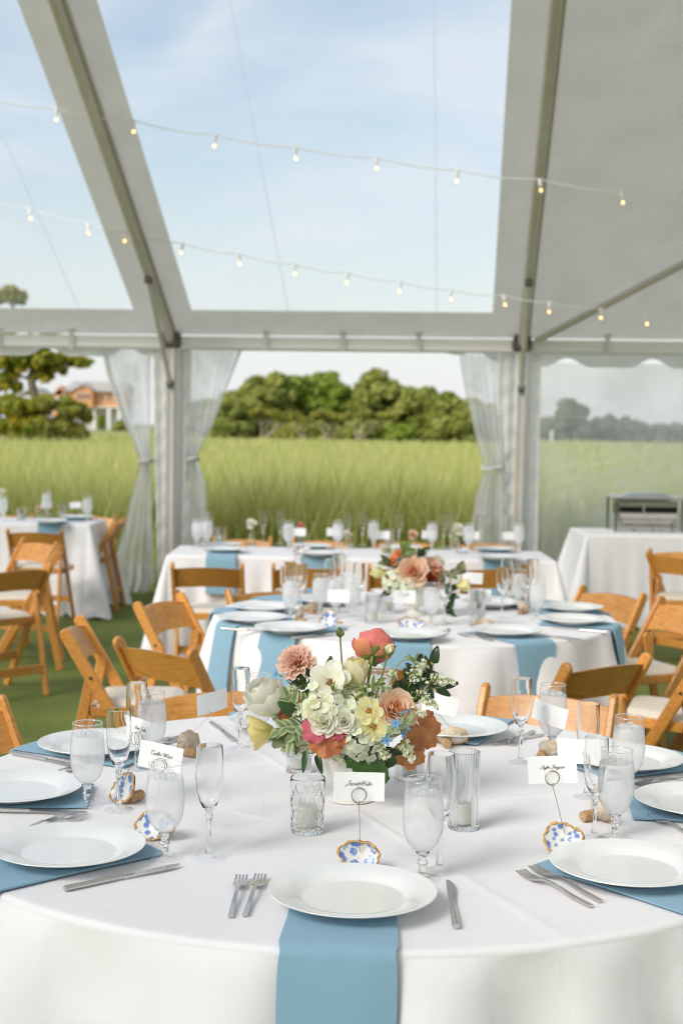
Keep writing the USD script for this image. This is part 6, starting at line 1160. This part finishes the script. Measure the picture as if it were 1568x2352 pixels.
# ------------------------------------------------------------------ left banquet table
g5 = 'things on the left banquet table'
p = onz(115, 1198, TZ + .02); plate('white plate on the left banquet table above its chair', (p[0], p[1], TZ + .0105), None, 'plates on the left table'); nap3('blue napkin hanging over the near edge of the left banquet table', (p[0], 11.42, TZ), None, 'napkins on the left table')
p = onz(170, 1191, TZ + .02); plate('white plate at the far side of the left banquet table', (p[0] , 12.0, TZ + .0105), None, 'plates on the left table'); nap3('blue napkin at the far side of the left banquet table', (p[0], 12.17, TZ), rz(math.pi), 'napkins on the left table')
for L, xy, k in [('goblet at the right end of the left banquet table', (200, 1197), 1.), ('goblet cut off at the left edge of the left banquet table', (6, 1196), 1.), ('white looking goblet behind the coral bloom at the left', (107, 1186), 1.05)]: put2(goblet, L, xy, g5, k)
for L, xy in [('champagne flute at the right end of the left banquet table', (203, 1190)), ('champagne flute behind the white goblet at the left', (112, 1181))]: put2(flute, L, xy, g5)
for L, xy, r, h in [('candle tumbler at the left of the left banquet table', (50, 1194), .040, .10), ('candle cylinder right of the white goblet at the left', (143, 1188), .040, .12)]: candle_cup(L, xy, r, h, 30)
card2('white card standing at the right of the left banquet table', (173, 1160), (172, 1190), (.05, -1), .06)
card2('white card just above the white goblet at the left', (107, 1160), (100, 1186), (0, -1), 0.)
bud('coral bloom in a bud vase on the left banquet table', 87, 1168, 88, 1192, .026, 'coral_petal', 'blush_petal'); bud('white bloom at the left edge of the left banquet table', 4, 1130, 6, 1186, .034, 'ivory_petal', 'ivory_petal')
# ------------------------------------------------------------------ chafing dish
A = onz(1413, 1222, TZ); t = thing('chafing_dish', 'steel chafing dish on a tall wire stand over the buffet table', 'chafing dish', (A[0], A[1], TZ + .002)); Wd, Dp, Hh = .54, .36, .265
for sx in (0, 1):
    for sy in (0, 1): obj('stand_leg', bar((sx * Wd, sy * Dp, 0), (sx * Wd, sy * Dp, Hh), .022, .022, (1, 0, 0), .004), 'dark_steel', t)
obj('lower_rail', J(bar((0, 0, .035), (Wd, 0, .035), .012, .012, (0, 0, 1)), bar((0, Dp, .035), (Wd, Dp, .035), .012, .012, (0, 0, 1)), bar((0, 0, .035), (0, Dp, .035), .012, .012, (0, 0, 1)), bar((Wd, 0, .035), (Wd, Dp, .035), .012, .012, (0, 0, 1))), 'steel', t)
def panm(x0, x1, y0, y1, zb, zt, ins, th=.004):
    o = np.array([(x0 + ins, y0 + ins, zb), (x1 - ins, y0 + ins, zb), (x1 - ins, y1 - ins, zb), (x0 + ins, y1 - ins, zb), (x0, y0, zt), (x1, y0, zt), (x1, y1, zt), (x0, y1, zt)], float); i = o + np.array([[th, th, th], [-th, th, th], [-th, -th, th], [th, -th, th]] + [[th, th, 0], [-th, th, 0], [-th, -th, 0], [th, -th, 0]])
    q = np.array([[3, 2, 1, 0], [0, 1, 5, 4], [1, 2, 6, 5], [2, 3, 7, 6], [3, 0, 4, 7], [8, 9, 10, 11], [9, 8, 12, 13], [10, 9, 13, 14], [11, 10, 14, 15], [8, 11, 15, 12], [4, 5, 13, 12], [5, 6, 14, 13], [6, 7, 15, 14], [7, 4, 12, 15]]); return tri((np.vstack([o, i]), q))
obj('lid', J(bx((Wd / 2, Dp / 2, Hh + .012), (Wd + .04, Dp + .04, .020), .006), hull([(x, y, z) for x, y, z in [(.06, .06, Hh + .022), (Wd - .06, .06, Hh + .022), (.06, Dp - .06, Hh + .022), (Wd - .06, Dp - .06, Hh + .022), (.14, .12, Hh + .045), (Wd - .14, .12, Hh + .045), (.14, Dp - .12, Hh + .045), (Wd - .14, Dp - .12, Hh + .045)]])), 'steel', t)
obj('food_pan', panm(.03, Wd - .03, .012, Dp - .012, .215, Hh - .012, .01), 'steel', t, False); obj('water_pan', panm(.035, Wd - .035, .012, Dp - .012, .155, .213, .006), 'dark_pan', t, False); obj('drip_pan', panm(.03, Wd - .03, .01, Dp - .01, .06, .153, .05), 'steel', t, False)
obj('pan_rim', J(bar((.03, .01, .213), (Wd - .03, .01, .213), .012, .010, (0, 0, 1)), bar((.03, .01, .154), (Wd - .03, .01, .154), .010, .010, (0, 0, 1)), bar((Wd * .42, .004, .15), (Wd * .42, .004, .25), .016, .008, (1, 0, 0))), 'steel', t)
for x in (.16, .38): 
    b = obj('burner', X(lathe([(0, 0), (.040, 0), (.041, .003), (.041, .044), (.036, .047), (.030, .047), (.028, .040), (0, .040)], 24), None, (x, Dp / 2, .002)), 'steel', t)
obj('base_tray', bx((Wd / 2, Dp / 2, .001), (Wd - .05, Dp - .04, .003), .001), 'steel', t)
